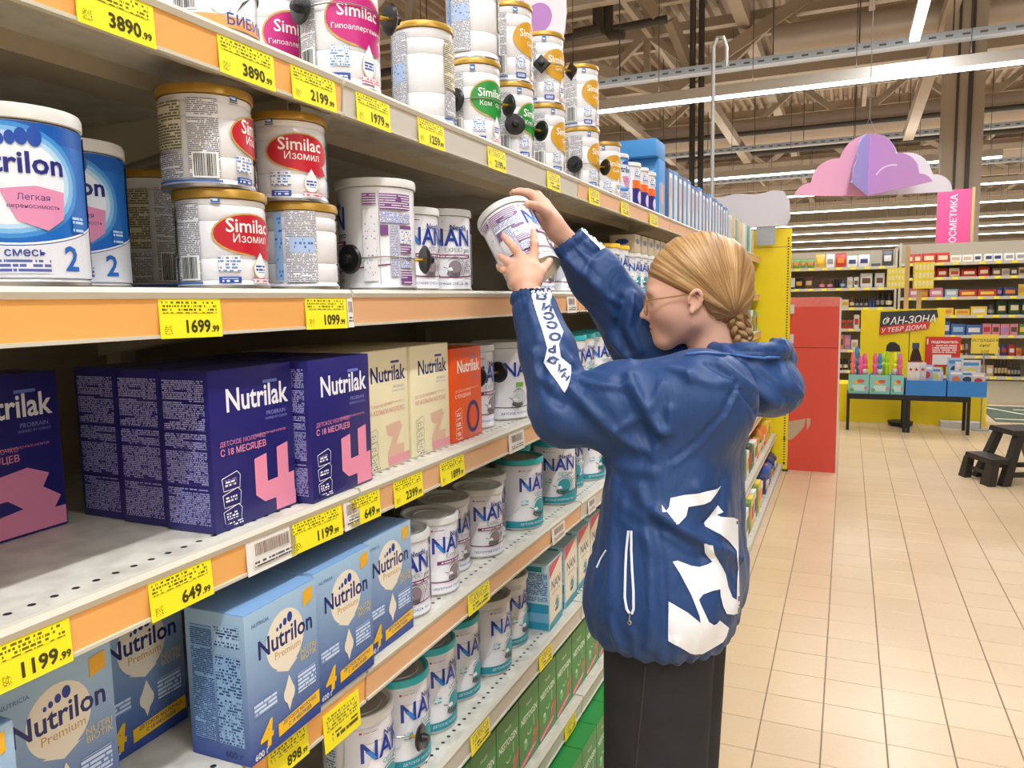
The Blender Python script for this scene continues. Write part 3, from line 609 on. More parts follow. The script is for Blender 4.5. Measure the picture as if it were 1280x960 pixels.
def nutrilon_box(D, W, H):
    m = ramp_print('carton_blue_blend', [(0, '#27408f'), (H*.25, '#3a5fae'), (H*.55, '#7fa6d2'), (H, '#a9cbe6')]); pr, pl, pt = Print(), Print(), Print(); f = front_face(pr, D); l = left_face(pl, W); t = top_face(pt, H); s = W/.15
    cream = '#efe6d2'; f.ell(.004*s, H*.70, .040*s, H*.205, cream, 30); f.poly([(-.02*s, H*.52), (.028*s, H*.52), (.006*s, H*.465)], cream)
    f.text('Nutrilon', .006*s, H*.665, .0365*s, '#1f2a6c', .02, squeeze=.92); f.text('Premium', .008*s, H*.595, .0155*s, '#c79d4e'); f.text('NUTRICIA', -.045*s, H*.895, .0075*s, '#3d5a98')
    for du, dv, q in ((-.012, .795, .0022), (-.005, .805, .003), (.004, .82, .004), (.0145, .835, .0055)): f.ell(du*s, H*dv, q*s, q*1.35*s, '#1d3f98', 14)
    f.text('NUTRI', .052*s, H*.52, .0125*s, '#d8c68e', .01); f.text('BIOTIK', .052*s, H*.475, .0115*s, '#d8c68e', .01); f.poly([(.045*s, H*.955), (.066*s, H*.97), (.066*s, H*.87), (.045*s, H*.845)], '#efb42c')
    f.ell(.006*s, H*.31, .012*s, H*.065, cream, 18); f.poly([(-.005*s, H*.33), (.017*s, H*.33), (.007*s, H*.44)], cream); f.poly([(.0, H*.26), (.012*s, H*.26), (.005*s, H*.19)], cream)
    f.rect(-.065*s, H*.3, -.02*s, H*.39, fine('#d5e2f4', '#6d8fc6', .0058, .6)); f.rect(.025*s, H*.26, .066*s, H*.4, fine('#d5e2f4', '#6286c2', .0058, .6))
    f.text('4', -.045*s, H*.06, .05*s, '#f4c220', .03, .15); f.poly([(-.02*s, H*.06), (.072*s, H*.09), (.072*s, H*.185), (-.02*s, H*.15)], '#f4c220'); f.text('ДЕТСКОЕ МОЛОЧКО', .027*s, H*.130, .0072*s, '#26367c', .02, rot=.04); f.text('С 18 МЕСЯЦЕВ', .027*s, H*.092, .0072*s, '#26367c', .02, rot=.04); f.text('600 г', -.055*s, H*.02, .012*s, '#e8eef8', .02)
    d = D/2; l.rect(-d*.84, H*.12, -d*.1, H*.9, fine('#27457e', '#86aed6', .0027, .6)); l.rect(-d*.02, H*.12, d*.82, H*.72, fine('#27457e', '#8db4da', .0042, .5)); l.rect(-d*.02, H*.78, d*.82, H*.92, fine('#27457e', '#a9cae6', .004, .5)); l.text('600 г', d*.45, H*.03, .014, '#22386e', .02)
    t.ell(-.01*s, D*.12, .03*s, D*.22, cream, 20); t.text('Nutrilon', -.008*s, D*.06, .016*s, '#1f2a6c', .02); t.rect(-.03*s, -D*.34, .05*s, -D*.26, '#e9c23a')
    mb = MB(); mb.box((-D/2, -W/2, 0), (D/2, W/2, H), m); me = mb.mesh('carton')
    return Proto([('carton', me), ('top_flap', MB().box((-D/2+.001, -W/2+.0005, H), (D/2-.0005, W/2-.0005, H+.0008), m).mesh('top_flap'))]+prints(pr, pl, pt))
def nan_box(D, W, H):
    m = mat('carton_teal_white', '#bfe0e4', .4, var=.02); pr, pl, pt = Print(), Print(), Print(); f = front_face(pr, D); l = left_face(pl, W); t = top_face(pt, H); d = D/2
    f.rect(-W/2+.001, .001, W/2-.001, H*.12, '#1d93a3'); f.poly([(-W/2+.001, H*.10), (W*.2, H*.14), (W/2-.001, H*.3), (W/2-.001, H*.995), (-W/2+.001, H*.995)], '#f0e6cf'); f.poly([(-W/2+.001, H*.78), (W*.46, H*.995), (-W/2+.001, H*.995)], '#d8405a')
    f.text('NAN', 0, H*.58, W*.32, '#243a6a', .015); emblem(f, W*.05, H*.3, W*.13, '#2a9aa4'); f.rect(-W*.3, H*.5, W*.3, H*.55, fine('#2a94a0', '#f0e6cf', .005, .5))
    l.rect(-d*.95, .002, d*.95, H*.4, '#2f9cc0'); l.rect(-d*.95, H*.12, d*.95, H*.26, '#7fb6da'); l.rect(-d*.9, H*.44, d*.9, H*.86, fine('#3a6aa8', '#b8d4e8', .0046, .55)); l.rect(-d*.4, H*.88, d*.6, H*.96, '#1d93a3')
    t.ell(0, 0, W*.32, D*.3, '#d6d2c0', 20); t.rect(-W*.48, -D*.48, W*.48, -D*.34, '#1d7f8a')
    return Proto(carton(D, W, H, m)+prints(pr, pl, pt))
def nestogen(D, W, H):
    m = mat('carton_green', '#1f8a3c', .4, var=.03); pr, pl, pt = Print(), Print(), Print(); f = front_face(pr, D); t = top_face(pt, H)
    f.rect(-W/2+.001, .001, W/2-.001, H-.001, '#3f8f3f'); f.text('NESTOGEN', 0, H*.60, W*.185, '#f2f6ea', .02, .1, squeeze=.86, rot=.0); f.text('Nestlé', 0, H*.79, W*.11, '#d6ecc8'); f.ring(.0, H*.45, W*.12, W*.12, W*.022, '#d6ecc8', 3.6, 5.9, 12); f.rect(W*.22, H*.42, W*.245, H*.56, '#d8ea90')
    f.poly([(-W*.45, H*.10), (W*.1, H*.16), (W*.48, H*.42), (W*.48, H*.30), (W*.12, H*.06), (-W*.45, H*.02)], '#d84460'); f.text('ВОДОРАСТВОРИМЫЙ', -W*.06, H*.075, W*.07, '#f8e8e8', .02, rot=.18); f.ell(-W*.18, H*.28, W*.1, H*.07, '#7cc06a', 14); f.ell(-W*.2, H*.34, W*.06, H*.03, '#d6ecc8', 12); f.poly([(W*.2, H*.3), (W*.3, H*.36), (W*.3, H*.33), (W*.2, H*.26)], '#e8b050')
    t.rect(-W*.49, -D*.02, W*.49, D*.02, '#0f5c26')
    return Proto(carton(D, W, H, m)+prints(pr, pl, pt))

P = {}
P['sim_red'] = sim_can(.0595, .128, '#c01f2e', 'Изомил'); P['sim_pink'] = sim_can(.066, .195, '#c2267a', 'Гипоаллергенный'); P['sim_green'] = sim_can(.061, .19, '#2c8f3c', 'Комфорт'); P['sim_gold'] = sim_can(.061, .19, '#d09a26', 'Gold')
P['nutrilon_can'] = nutrilon_can(.061, .176)
P['nan_e'] = nan_can(.060, .163, LIDW, 'e', inset=LINS); P['nan_e3'] = nan_can(.060, .163, LIDW, 'e', '3', inset=LINS); P['nan_e1'] = nan_can(.064, .175, LIDW, 'e', '1'); P['nan_E'] = nan_can(.071, .195, LIDW, 'e')
P['nan_o'] = nan_can(.066, .188, LIDT, 'o'); P['nan_o2'] = nan_can(.066, .188, LIDT, 'o', '2'); P['nan_o1'] = nan_can(.066, .188, LIDT, 'o', '1'); P['nan_ow'] = nan_can(.066, .188, LIDW, 'o'); P['nan_y'] = nan_can(.055, .17, LIDY, 'y'); P['nan_w'] = nan_can(.05, .15, LIDW, 'o', inset=LINS)
P['nlk4'] = nutrilak(.084, .165, .213, '#221f6e', '#f5f4fa', '4', '#ef94b0', 'С 18 МЕСЯЦЕВ'); P['nlk3'] = nutrilak(.084, .165, .213, '#221f6e', '#f5f4fa', '3', '#e58fb0', 'С 12 МЕСЯЦЕВ')
P['nlk1'] = nutrilak(.084, .150, .213, '#f3e8c0', '#2a2a70', '1', '#e0b79c', 'НА КОЗЬЕМ МОЛОКЕ'); P['nlk2'] = nutrilak(.084, .150, .213, '#f3e8c0', '#2a2a70', '2', '#e0b79c', 'НА КОЗЬЕМ МОЛОКЕ'); P['nlk0'] = nutrilak(.084, .140, .198, '#f0570f', '#fff4ea', '0', '#221f6e', 'С РОЖДЕНИЯ')
P['nbox'] = nutrilon_box(.10, .148, .205); P['nanbox'] = nan_box(.11, .12, .19); P['nestogen'] = nestogen(.09, .135, .2)
for k_, v_ in P.items():
    pass
# ================================================================== products on the shelves
EPS = .0008
def face_cam(x, y): return math.atan2(-y, -x)
def put(pk, name, label, x, y, si, rz=0, dz=0, group=None, cat=None):
    cat = cat or ('can' if 'can' in name else 'box')
    return P[pk].put(name, label, cat, (x, y, DECKS[si]+EPS+dz), rz, group)
def can_y(px, py, X): return onX(px, py, X)[1]
# --- second shelf (eye level)
G2 = 'formula cans on the eye-level shelf'
put('nutrilon_can', 'formula_can', 'blue can with white lid and pink shield, cut by the left photo edge', -.795, can_y(24, 260, -.795), 1, -.72, group=G2)
q = at(92, 290, .955); put('nutrilon_can', 'formula_can', 'blue can with white lid half hidden behind the leftmost can', q[0], q[1], 1, -.85, group=G2)
q = at(197, 290, 1.26); put('sim_gold', 'formula_can', 'shaded gold-lidded can standing deep behind the left stack', q[0], q[1], 1, .9, group=G2)
xs = -.79
ya = can_y(278, 300, xs); yb = can_y(373, 300, xs)
put('sim_red', 'formula_can', 'lower gold-lidded can of the left stack, red oval facing right', xs, ya, 1, -.25, group=G2)
put('sim_red', 'formula_can', 'upper gold-lidded can of the left stack, showing small print', xs-.004, can_y(262, 180, xs), 1, .48, .1292, group=G2)
put('sim_red', 'formula_can', 'lower gold-lidded can of the right stack, showing a blue table', xs, yb, 1, -2.95, group=G2)
put('sim_red', 'formula_can', 'upper gold-lidded can of the right stack, red oval facing the camera', xs-.004, can_y(361, 190, xs), 1, -.62, .1292, group=G2)
yf = can_y(471, 290, -.80); FCAN = (-.80, yf)
put('nan_E', 'formula_can', 'large white can wrapped in a security wire, purple small print', -.80, yf, 1, -2.65, group=G2)
q = at(517, 300, 1.50); put('nan_e', 'formula_can', 'white can behind the wired can, blue lettering partly hidden', -.82, yf+.148, 1, -.36, group=G2)
put('nan_e1', 'formula_can', 'white can with the digit one, left of the tilted can', -.83, yf+.305, 1, -.75, group=G2)
put('nan_e', 'formula_can', 'shaded white can directly behind the tilted can', -.90, yf+.44, 1, -.35, group=G2)
for i, px in enumerate((676, 704, 730)):
    put('nan_e', 'formula_can', 'white can with purple stripe behind the hands, %s from the tilted can' % ORD[i], -.81-.02*(i == 0), can_y(px, 340, -.81), 1, -.3, group=G2)
yy = can_y(752, 330, -.81)
for i in range(2): put('nan_y', 'formula_can', 'white can with yellow lid above the far sleeve, %s one' % ('nearer', 'farther')[i], -.80, yy+i*.125, 1, -.45, group=G2)
BEIGE = mat('carton_beige', '#c9b99a', .5, var=.04)
def simple_box(name, label, x, y, z, D, W, H, m, group=None, cat='box', deco=None, rz=0):
    t = thing(name, label, cat, (x, y, z), rz, group); MB().box((-D/2, -W/2, 0), (D/2, W/2, H), m, .001).build('carton', t)
    if deco:
        pr, p2 = Print(), Print(); deco(front_face(pr, D), left_face(p2, W), D, W, H)
        for q_, n_ in ((pr, 'label_print'), (p2, 'side_print')):
            if q_.mb.v: q_.mb.build(n_, t, fix=False)
    return t
for i in range(5):
    y_ = yy+.28+i*.112
    put('nan_w', 'formula_can', 'slim white can below a beige carton, %s from the yellow-lidded cans' % ORD[i], -.79, y_, 1, -.45, group=G2)
    simple_box('small_carton', 'small beige carton with blue oval lying on a slim can, %s from the left' % ORD[i], -.80, y_+.004*(i % 2), DECKS[1]+.1522, .10, .085, .07, BEIGE, 'beige cartons on the slim cans', deco=lambda f, l, D, W, H: (f.ell(0, H*.62, W*.28, H*.16, '#2c4a90', 16), l.ell(0, H*.62, D*.26, H*.16, '#2c4a90', 16)))
# --- top shelf
G1 = 'formula cans on the top shelf'
X1 = -.80
P['bibi'] = None
def bibi_can():
    r, h = .062, .16; pr = Print(); f = can_face(pr, r); f.rect(-PI*r, .012, PI*r, h*.17, '#f0a25a'); f.rect(-PI*r, h*.165, PI*r, h*.18, '#d8d8d8'); f.text('БИБИКОЛЬ', .062, h*.10, .02, '#2f4a9a', .01); f.barcode(-.06, h*.2, -.03, h*.36); f.ell(.0, h*.27, .014, h*.1, '#f8f8f8', 16)
    f.poly([(.02, h*.2), (.03, h*.3), (.05, h*.38), (.03, h*.27)], '#4a5a4a'); f.rect(-.1, h*.4, -.02, h*.86, fine('#6a7aa0', '#e9e8ea', .003, .5)); f.poly([(.03, h*.45), (.1, h*.4), (.1, h*.8), (.05, h*.7)], '#5a9a3a')
    return Proto(can_parts(r, h, TINW, LIDW)+[('label_print', pr.mb.mesh('label_print'))])
P['bibi'] = bibi_can()
put('bibi', 'formula_can', 'stubby white can with orange base band at the top edge', X1, can_y(263, 20, X1), 0, -.6, group=G1)
put('sim_pink', 'formula_can', 'can with magenta oval set back behind the wired magenta can', X1-.14, can_y(340, 40, X1-.14), 0, -.35, group=G1)
put('sim_pink', 'formula_can', 'wired can with a big magenta oval on the top shelf', X1+.008, can_y(421, 60, X1), 0, -.55, group=G1); YC = can_y(421, 60, X1)
t = put('sim_gold', 'formula_can', 'ribbed can turned to small print, slightly tipped on the top shelf', X1+.01, can_y(523, 70, X1), 0, 2.2, group=G1)
STK = []
for i, (px, py, lo, hi, r1, r2, nm) in enumerate(((592, 90, 'sim_green', 'sim_green', -.5, 2.6, 'green'), (637, 110, 'sim_green', 'sim_gold', -.1, -.2, 'second green'), (679, 130, 'sim_gold', 'sim_gold', -.1, -.45, 'first gold'), (725, 150, 'sim_gold', 'sim_gold', -.1, -.35, 'second gold'))):
    y_ = can_y(px, py, X1); STK.append(y_)
    put(lo, 'formula_can', 'bottom can of the %s stack on the top shelf' % nm, X1, y_, 0, r1, group=G1)
    put(hi, 'formula_can', 'top can of the %s stack on the top shelf' % nm, X1-.003, y_+.004, 0, r2, .1915, group=G1)
y_ = can_y(753, 210, X1); put('sim_gold', 'formula_can', 'single gold-lidded can right of the tall stacks', X1, y_+.01, 0, -.6, group=G1)
put('nutrilon_can', 'formula_can', 'single blue and white can just right of the gold-lidded single can', X1-.01, y_+.15, 0, -.5, group=G1)
def tubby(label, y, z, si=0, r=.052, h=.165):
    if 'tub' not in P:
        pr = Print(); f = can_face(pr, r); f.rect(-.02, .012, .065, h*.42, '#3a2f80'); f.rect(-.02, h*.42, .065, h*.6, '#ee6f22'); f.ell(.02, h*.22, .016, h*.14, '#d8d4ea', 16); f.rect(-.10, .02, -.03, h*.85, fine('#4a86c0', '#dfe8f0', .006, .5)); f.rect(-.01, h*.66, .05, h*.84, fine('#5a78b8', '#e9e8ea', .008, .5))
        P['tub'] = Proto(can_parts(r, h, TINW, LIDW)+[('label_print', pr.mb.mesh('label_print'))])
    P['tub'].put('formula_can', label, 'can', (-.79, y, DECKS[si]+EPS), -.5, G1)
y0 = y_+.29
for i in range(3): tubby('white can with orange and violet panel on the top shelf, %s from the left' % ORD[i], y0+i*.125, 0)
BLUEB = mat('carton_sky_blue', '#3f8fd4', .45, var=.05); BLUEG = mat('carton_grey_blue', '#4f7099', .45, var=.06); TEALB = mat('teal_bottle', '#4aa6a0', .3, var=.05); SAND = mat('carton_sand', '#e0c69a', .5, var=.05); WHC = mat('carton_white', '#e6e6ea', .45, var=.03)
y1 = y0+.37
simple_box('blue_carton', 'tall sky blue carton beside the orange and violet cans', -.86, y1+.06, DECKS[0]+EPS, .22, .12, .245, BLUEB, deco=lambda f, l, D, W, H: (f.rect(-W*.45, H*.05, W*.45, H*.6, '#8aa2bc'), f.ell(0, H*.42, W*.2, H*.2, '#e0a8a0', 16), l.rect(-D*.4, H*.3, D*.4, H*.8, '#9cc8ee')))
simple_box('blue_carton', 'flat sky blue carton lying on top of the tall blue carton', -.90, y1+.03, DECKS[0]+.2475, .30, .18, .07, BLUEB)
rr = random.Random(3); y_ = y1+.19
i = 0
while y_ < 6.9:
    far = y_ > 5.35
    m = [BLUEG, BLUEB, BLUEG][i % 3] if not far else [SAND, TEALB, WHC, SAND][i % 4]
    hh = .235+rr.uniform(-.01, .012)-.0*i; wd = .098 if not far else .085
    col = [('#d9a79a', '#b8c6d4'), ('#d9cdb0', '#c8d4de'), ('#e0b8a8', '#a9bccc')][i % 3]
    lb = ('blue patterned carton in the row on the top shelf, %s from the near end' % ORD[i]) if not far else None
    if not far or i % 3 != 1:
        lb = lb or 'pale carton near the yellow panel on the top shelf, %s counted along the shelf' % (ORD[i] if i < 20 else 'last')
        if i < 20 or not far: simple_box('tall_carton' , lb, -.815, y_+wd/2, DECKS[0]+EPS, .13, wd, hh if not far else hh*.9, m, 'tall cartons on the top shelf', deco=lambda f, l, D, W, H: (f.rect(-W*.38, H*.05, W*.38, H*.9, col[1]), f.ell(-W*.05, H*.62, W*.16, H*.2, col[0], 14), f.ell(W*.06, H*.27, W*.14, H*.16, '#e6dcc4', 14), f.rect(-W*.3, H*.84, W*.3, H*.93, '#f0f2f4')))
        else: simple_box('tall_carton', 'pale carton right beside the yellow end panel, number %s of the last ones' % ORD[i-20], -.815, y_+wd/2, DECKS[0]+EPS, .13, wd, hh*.9, m, 'tall cartons on the top shelf')
    else:
        t = thing('pump_bottle', 'teal bottle among the pale cartons on the top shelf, %s along' % (ORD[i] if i < 20 else ORD[i-20]+' past the twentieth'), 'bottle', (-.80, y_+wd/2, DECKS[0]+EPS), 0, 'teal bottles on the top shelf')
        MB().lathe([(.034, 0), (.038, .004), (.038, .16), (.03, .19), (.014, .205)], TEALB, 16).build('bottle_body', t); MB().lathe([(.016, .205), (.016, .235), (.006, .24), (.005, .26)], mat('bottle_cap', '#cfd8b0', .4), 12).build('cap', t)
    y_ += wd+.012; i += 1
# --- third shelf: cartons
G3 = 'navy cartons on the third shelf'; G3c = 'cream cartons on the third shelf'
c = onZ(86, 655, DECKS[2]); D_ = .084
yA = c[1]-.165/2
put('nlk3', 'formula_carton', 'navy carton with pink digit three cut by the left photo edge', c[0]-D_/2, yA, 2, .04, group=G3)
fx1 = -.748
for k in range(3):
    put('nlk4', 'formula_carton', ('front navy carton with pink digit four, left of the two', 'navy carton directly behind the left front navy carton', 'rearmost navy carton of the left column')[k], fx1-D_/2-.0865*k, .737+.0825+.005*k, 2, .02-.015*k, group=G3)
for k in range(3):
    put('nlk4', 'formula_carton', ('front navy carton with pink digit four, right of the two', 'navy carton hidden behind the right front navy carton', 'rearmost navy carton of the right column')[k], -.727-D_/2-.0875*k, .99+.003*k, 2, .03-.03*k, group=G3)
for k in range(3):
    put('nlk1', 'formula_carton', 'cream carton with blue lettering, nearer column, %s from the front' % ORD[k], -.755-D_/2-.0875*k, 1.163, 2, .0, group=G3c)
    put('nlk2', 'formula_carton', 'cream carton with blue lettering, farther column, %s from the front' % ORD[k], -.755-D_/2-.0875*k, 1.325, 2, .0, group=G3c)
for k in range(2): put('nlk0', 'formula_carton', ('orange carton with navy ring beside the cream cartons', 'orange carton standing behind the front orange carton')[k], -.752-D_/2-.0875*k, 1.478, 2, 0, group='orange cartons on the third shelf')
put('nan_E', 'formula_can', 'white can with black security tag right of the orange carton', -.835, 1.628, 2, -.1); YT = 1.628
def green_can():
    r, h = .071, .195; pr = Print(); f = can_face(pr, r); f.text('NAN', .02, h*.56, .05, '#16399a', .018); f.rect(.0, h*.42, .025, h*.48, '#7ab648'); emblem(f, .01, h*.28, .018, '#cfd4d8', '#333333'); f.text('ДЕТСКОЕ МОЛОЧКО', .0, h*.07, .008, '#33408c'); f.line([(u, h*.16+.6*u*u) for u in np.linspace(-.08, .1, 14)], .002, '#333344')
    return Proto(can_parts(r, h, TINW, LIDW)+[('label_print', pr.mb.mesh('label_print'))])
P['nan_g'] = green_can(); put('nan_g', 'formula_can', 'white can with small green patch beside the blue sleeve', -.815, 1.79, 2, -.55)
for i in range(9):
    put(('nan_o', 'nan_o1', 'nan_o')[i % 3], 'formula_can', 'teal-lidded can on the third shelf between the sleeves, %s from the left' % ORD[i], -.80-.015*(i % 2), 1.965+i*.139, 2, -.5-.08*(i % 3), group='teal-lidded cans on the third shelf')
# --- fourth shelf
G4 = 'light blue cartons on the fourth shelf'; D4, W4 = .10, .148
put('nbox', 'formula_carton', 'light blue carton with yellow four, foremost and fully visible', -.700-D4/2, .80, 3, .015, group=G4)
put('nbox', 'formula_carton', 'light blue carton right behind the foremost one, yellow four visible', -.712-D4/2, .958, 3, .0, group=G4)
put('nbox', 'formula_carton', 'light blue carton farthest right, touching the white cans', -.728-D4/2, 1.112, 3, -.01, group=G4)
c = onX(236, 850, -.875); put('nbox', 'formula_carton', 'shaded blue carton left of the foremost one, set back', -.875-D4/2, c[1]-W4/2-.006, 3, 0, group=G4)
c = onX(147, 880, -.80); put('nbox', 'formula_carton', 'shaded blue carton with big lettering at the lower left', -.80-D4/2, c[1]-W4/2-.004, 3, 0, group=G4)
put('nbox', 'formula_carton', 'light blue carton corner at the lower left photo corner', -.735-D4/2, onX(18, 930, -.735)[1]-W4/2, 3, 0, group=G4)
GE = 'white cans with purple stripe on the fourth shelf'
for i, (x, y_, rz) in enumerate(((-.795, 1.250, -.62), (-.797, 1.376, -.22), (-.832, 1.500, -.1), (-.806, 1.626, -.52), (-.852, 1.746, -.25))):
    put('nan_e3' if i == 4 else 'nan_e', 'formula_can', 'white can with purple stripe on the fourth shelf, %s from the blue cartons' % ORD[i], x, y_, 3, rz, group=GE)
put('nan_e', 'formula_can', 'shaded white can at the rear of the fourth shelf', -1.0, 1.66, 3, -.2, group=GE)
GO = 'teal-lidded cans on the fourth shelf'
for i, (x, y_) in enumerate(((-.803, 1.868), (-.90, 2.02), (-.80, 2.135), (-.838, 2.320), (-.806, 2.456), (-.81, 2.60), (-.80, 2.74), (-.81, 2.88), (-.80, 3.02), (-.81, 3.16))):
    put(('nan_o', 'nan_o', 'nan_o2', 'nan_o2', 'nan_o')[i % 5], 'formula_can', 'teal-lidded can on the fourth shelf, %s from the white cans' % ORD[i], x, y_, 3, (-.35, -.3, -.9, -.7, -.35)[i % 5], group=GO)
put('nan_o', 'formula_can', 'teal-lidded can at the rear of the fourth shelf', -1.08, 1.90, 3, -.3, group=GO)
# --- fifth shelf
G5 = 'cans on the fifth shelf'
lids5 = ['nan_ow', 'nan_o', 'nan_o', 'nan_o', 'nan_ow', 'nan_ow']
for i, y_ in enumerate((1.112, 1.252, 1.391, 1.530, 1.670, 1.824)):
    put(lids5[i], 'formula_can', ('white-lidded can under the yellow barcode card', 'teal-lidded can with a security tag on the fifth shelf', 'second teal-lidded can on the fifth shelf', 'third teal-lidded can on the fifth shelf', 'white-lidded can left of the last can on the fifth shelf', 'last white-lidded can before the teal and cream carton')[i], (-.81, -.814, -.826, -.836, -.816, -.834)[i], y_, 4, -.12, group=G5)
for i in range(4): put('nanbox', 'formula_carton', 'teal and cream carton on the fifth shelf, %s from the cans' % ORD[i], -.735-.055-.01*i, 1.965+i*.16, 4, .05-.02*i, group='teal and cream cartons on the fifth shelf')
# --- sixth shelf and base: green cartons
for i in range(9): put('nestogen', 'formula_carton', 'green carton on the sixth shelf, %s from the left' % ORD[i], -.742-.045, 1.36+i*.1375, 5, 0, group='green cartons on the sixth shelf')
for i in range(8): put('nestogen', 'formula_carton', 'green carton on the base shelf, %s from the left' % ORD[i], -.665-.045+.0, 1.50+i*.1375, 6, 0, group='green cartons on the base shelf')
for i in range(8): put('nestogen', 'formula_carton', 'green carton in the rear row of the base shelf, %s from the left' % ORD[i], -.757-.045+.0, 1.50+i*.1375, 6, 0, group='rear green cartons on the base shelf')
# --- security tags: two discs joined by a steel wire
BLK = mat('black_plastic', '#1b1a1b', .35, var=.1); WIRE = mat('steel_wire', '#b9b6ae', .3, .9, var=.05); BRASS = mat('brass_crimp', '#c9a43a', .3, .8, var=.05)
def sec_tag(label, cx, cy, r, z, a0, a1, square=False):
    """wire lies on the can from angle a0 to a1 with a disc at each end"""
    t = thing('security_tag', label, 'security tag', (cx, cy, z), 0, 'wire security tags on cans')
    R = r+.0035; n = 16
    MB().tube([(R*math.cos(a0+(a1-a0)*i/n), R*math.sin(a0+(a1-a0)*i/n), .004*math.sin(3*i/n)) for i in range(n+1)], .0012, WIRE, 6).build('wire', t)
    for a, sgn in ((a0, -1), (a1, 1)):
        p = Vector((R*math.cos(a), R*math.sin(a), 0)); d = Vector((-math.sin(a)*sgn, math.cos(a)*sgn, 0)); nr = Vector((math.cos(a), math.sin(a), 0)); d = (nr if (sgn < 0 and a1-a0 > 1.2) else (d*.8+nr*.75)).normalized()
        ex = .008 if sgn < 0 else .02
        MB().tube([p, p+d*ex], .0032, BRASS, 8).build('crimp', t)
        q = p+d*ex; M_ = Matrix.Translation(q) @ d.to_track_quat('Z', 'Y').to_matrix().to_4x4()
        b = MB(); prof = [(.001, -.004), (.022, -.004), (.026, 0), (.022, .004), (.009, .005), (.007, .016), (.001, .017)]
        b.lathe(prof, BLK, 4 if square else 20); b.v = [tuple(M_ @ Vector(v)) for v in b.v]; b.build('disc', t)
sec_tag('wire security tag with two black discs around the large purple-print can', FCAN[0], FCAN[1], .071, DECKS[1]+.055, -1.62, .1)
sec_tag('wire security tag around the can with the magenta oval', X1+.008, YC, .066, DECKS[0]+.125, -1.85, .22)
sec_tag('wire security tag around the green stack on the top shelf', X1, STK[0], .061, DECKS[0]+.10, -1.75, .2)
sec_tag('wire security tag around the second green stack on the top shelf', X1, STK[1], .061, DECKS[0]+.085, -1.0, .35)
sec_tag('wire security tag high on the first gold stack', X1, STK[2], .061, DECKS[0]+.29, -1.25, .25, True)
sec_tag('wire security tag low on the second gold stack', X1, STK[3], .061, DECKS[0]+.075, -1.5, .2)
sec_tag('wire security tag on the can right of the orange carton', -.835, YT, .071, DECKS[2]+.125, -.75, .7)
sec_tag('wire security tag on the teal-lidded can at the bottom', -.814, 1.252, .066, DECKS[4]+.075, -1.55, -.62)
# ================================================================== the person reaching for a can
def sd_cone(P, a, b, r1, r2):
    a = np.asarray(a, float); b = np.asarray(b, float); ba = b-a; h = np.clip(((P-a)@ba)/(ba@ba), 0, 1)
    return np.linalg.norm(P-a-h[:, None]*ba, axis=1)-(r1+(r2-r1)*h)
def sd_ell(P, c, r, R=None):
    q = P-np.asarray(c, float)
    if R is not None: q = q@np.asarray(R)
    r = np.asarray(r, float); k0 = np.linalg.norm(q/r, axis=1); k1 = np.linalg.norm(q/(r*r), axis=1)+1e-9
    return k0*(k0-1)/k1
def smin(a, b, k): h = np.maximum(k-np.abs(a-b), 0)/k; return np.minimum(a, b)-h*h*k*.25
def smax(a, b, k): return -smin(-a, -b, k)
def nets(fn, lo, hi, h):
    """surface of fn < 0 on a grid (naive surface nets)"""
    lo = np.asarray(lo, float); n = np.ceil((np.asarray(hi)-lo)/h).astype(int)+1
    ax = [lo[i]+h*np.arange(n[i]) for i in range(3)]
    F_ = np.empty(n)
    for s in range(0, n[0], 16):
        g = np.stack(np.meshgrid(ax[0][s:s+16], ax[1], ax[2], indexing='ij'), -1); F_[s:s+16] = fn(g.reshape(-1, 3)).reshape(g.shape[:3])
    S = F_ < 0; m = np.array(n)-1
    cnt = np.zeros(m, int)
    for d in np.ndindex(2, 2, 2): cnt += S[d[0]:d[0]+m[0], d[1]:d[1]+m[1], d[2]:d[2]+m[2]]
    act = (cnt > 0) & (cnt < 8); I = np.argwhere(act); idx = -np.ones(m, int); idx[act] = np.arange(len(I))
    acc = np.zeros((len(I), 3)); c = np.zeros(len(I))
    for a in range(3):
        for u in range(2):
            for v in range(2):
                o = np.zeros(3, int); o[(a+1) % 3] = u; o[(a+2) % 3] = v; e = o.copy(); e[a] = 1
                f0 = F_[tuple((I+o).T)]; f1 = F_[tuple((I+e).T)]; x = (f0 < 0) != (f1 < 0); t = np.where(x, f0/np.where(x, f0-f1, 1), 0)
                p = (I+o).astype(float); p[:, a] += t; acc[x] += p[x]; c[x] += 1
    V_ = lo+h*acc/c[:, None]; Q = []
    for a in range(3):
        b, d = (a+1) % 3, (a+2) % 3; sl = [slice(1, m[i]) for i in range(3)]; sl[a] = slice(0, m[a]); sl2 = list(sl); sl2[a] = slice(1, m[a]+1)
        A = S[tuple(sl)]; B = S[tuple(sl2)]; E_ = np.argwhere(A != B)+[1 if i != a else 0 for i in range(3)]
        if not len(E_): continue
        eb = np.eye(3, dtype=int)[b]; ed = np.eye(3, dtype=int)[d]
        q = np.stack([idx[tuple((E_-eb-ed).T)], idx[tuple((E_-ed).T)], idx[tuple(E_.T)], idx[tuple((E_-eb).T)]], 1)
        fl_ = ~S[tuple(E_.T)]; q[fl_] = q[fl_][:, ::-1]; Q.append(q)
    return V_, np.concatenate(Q)
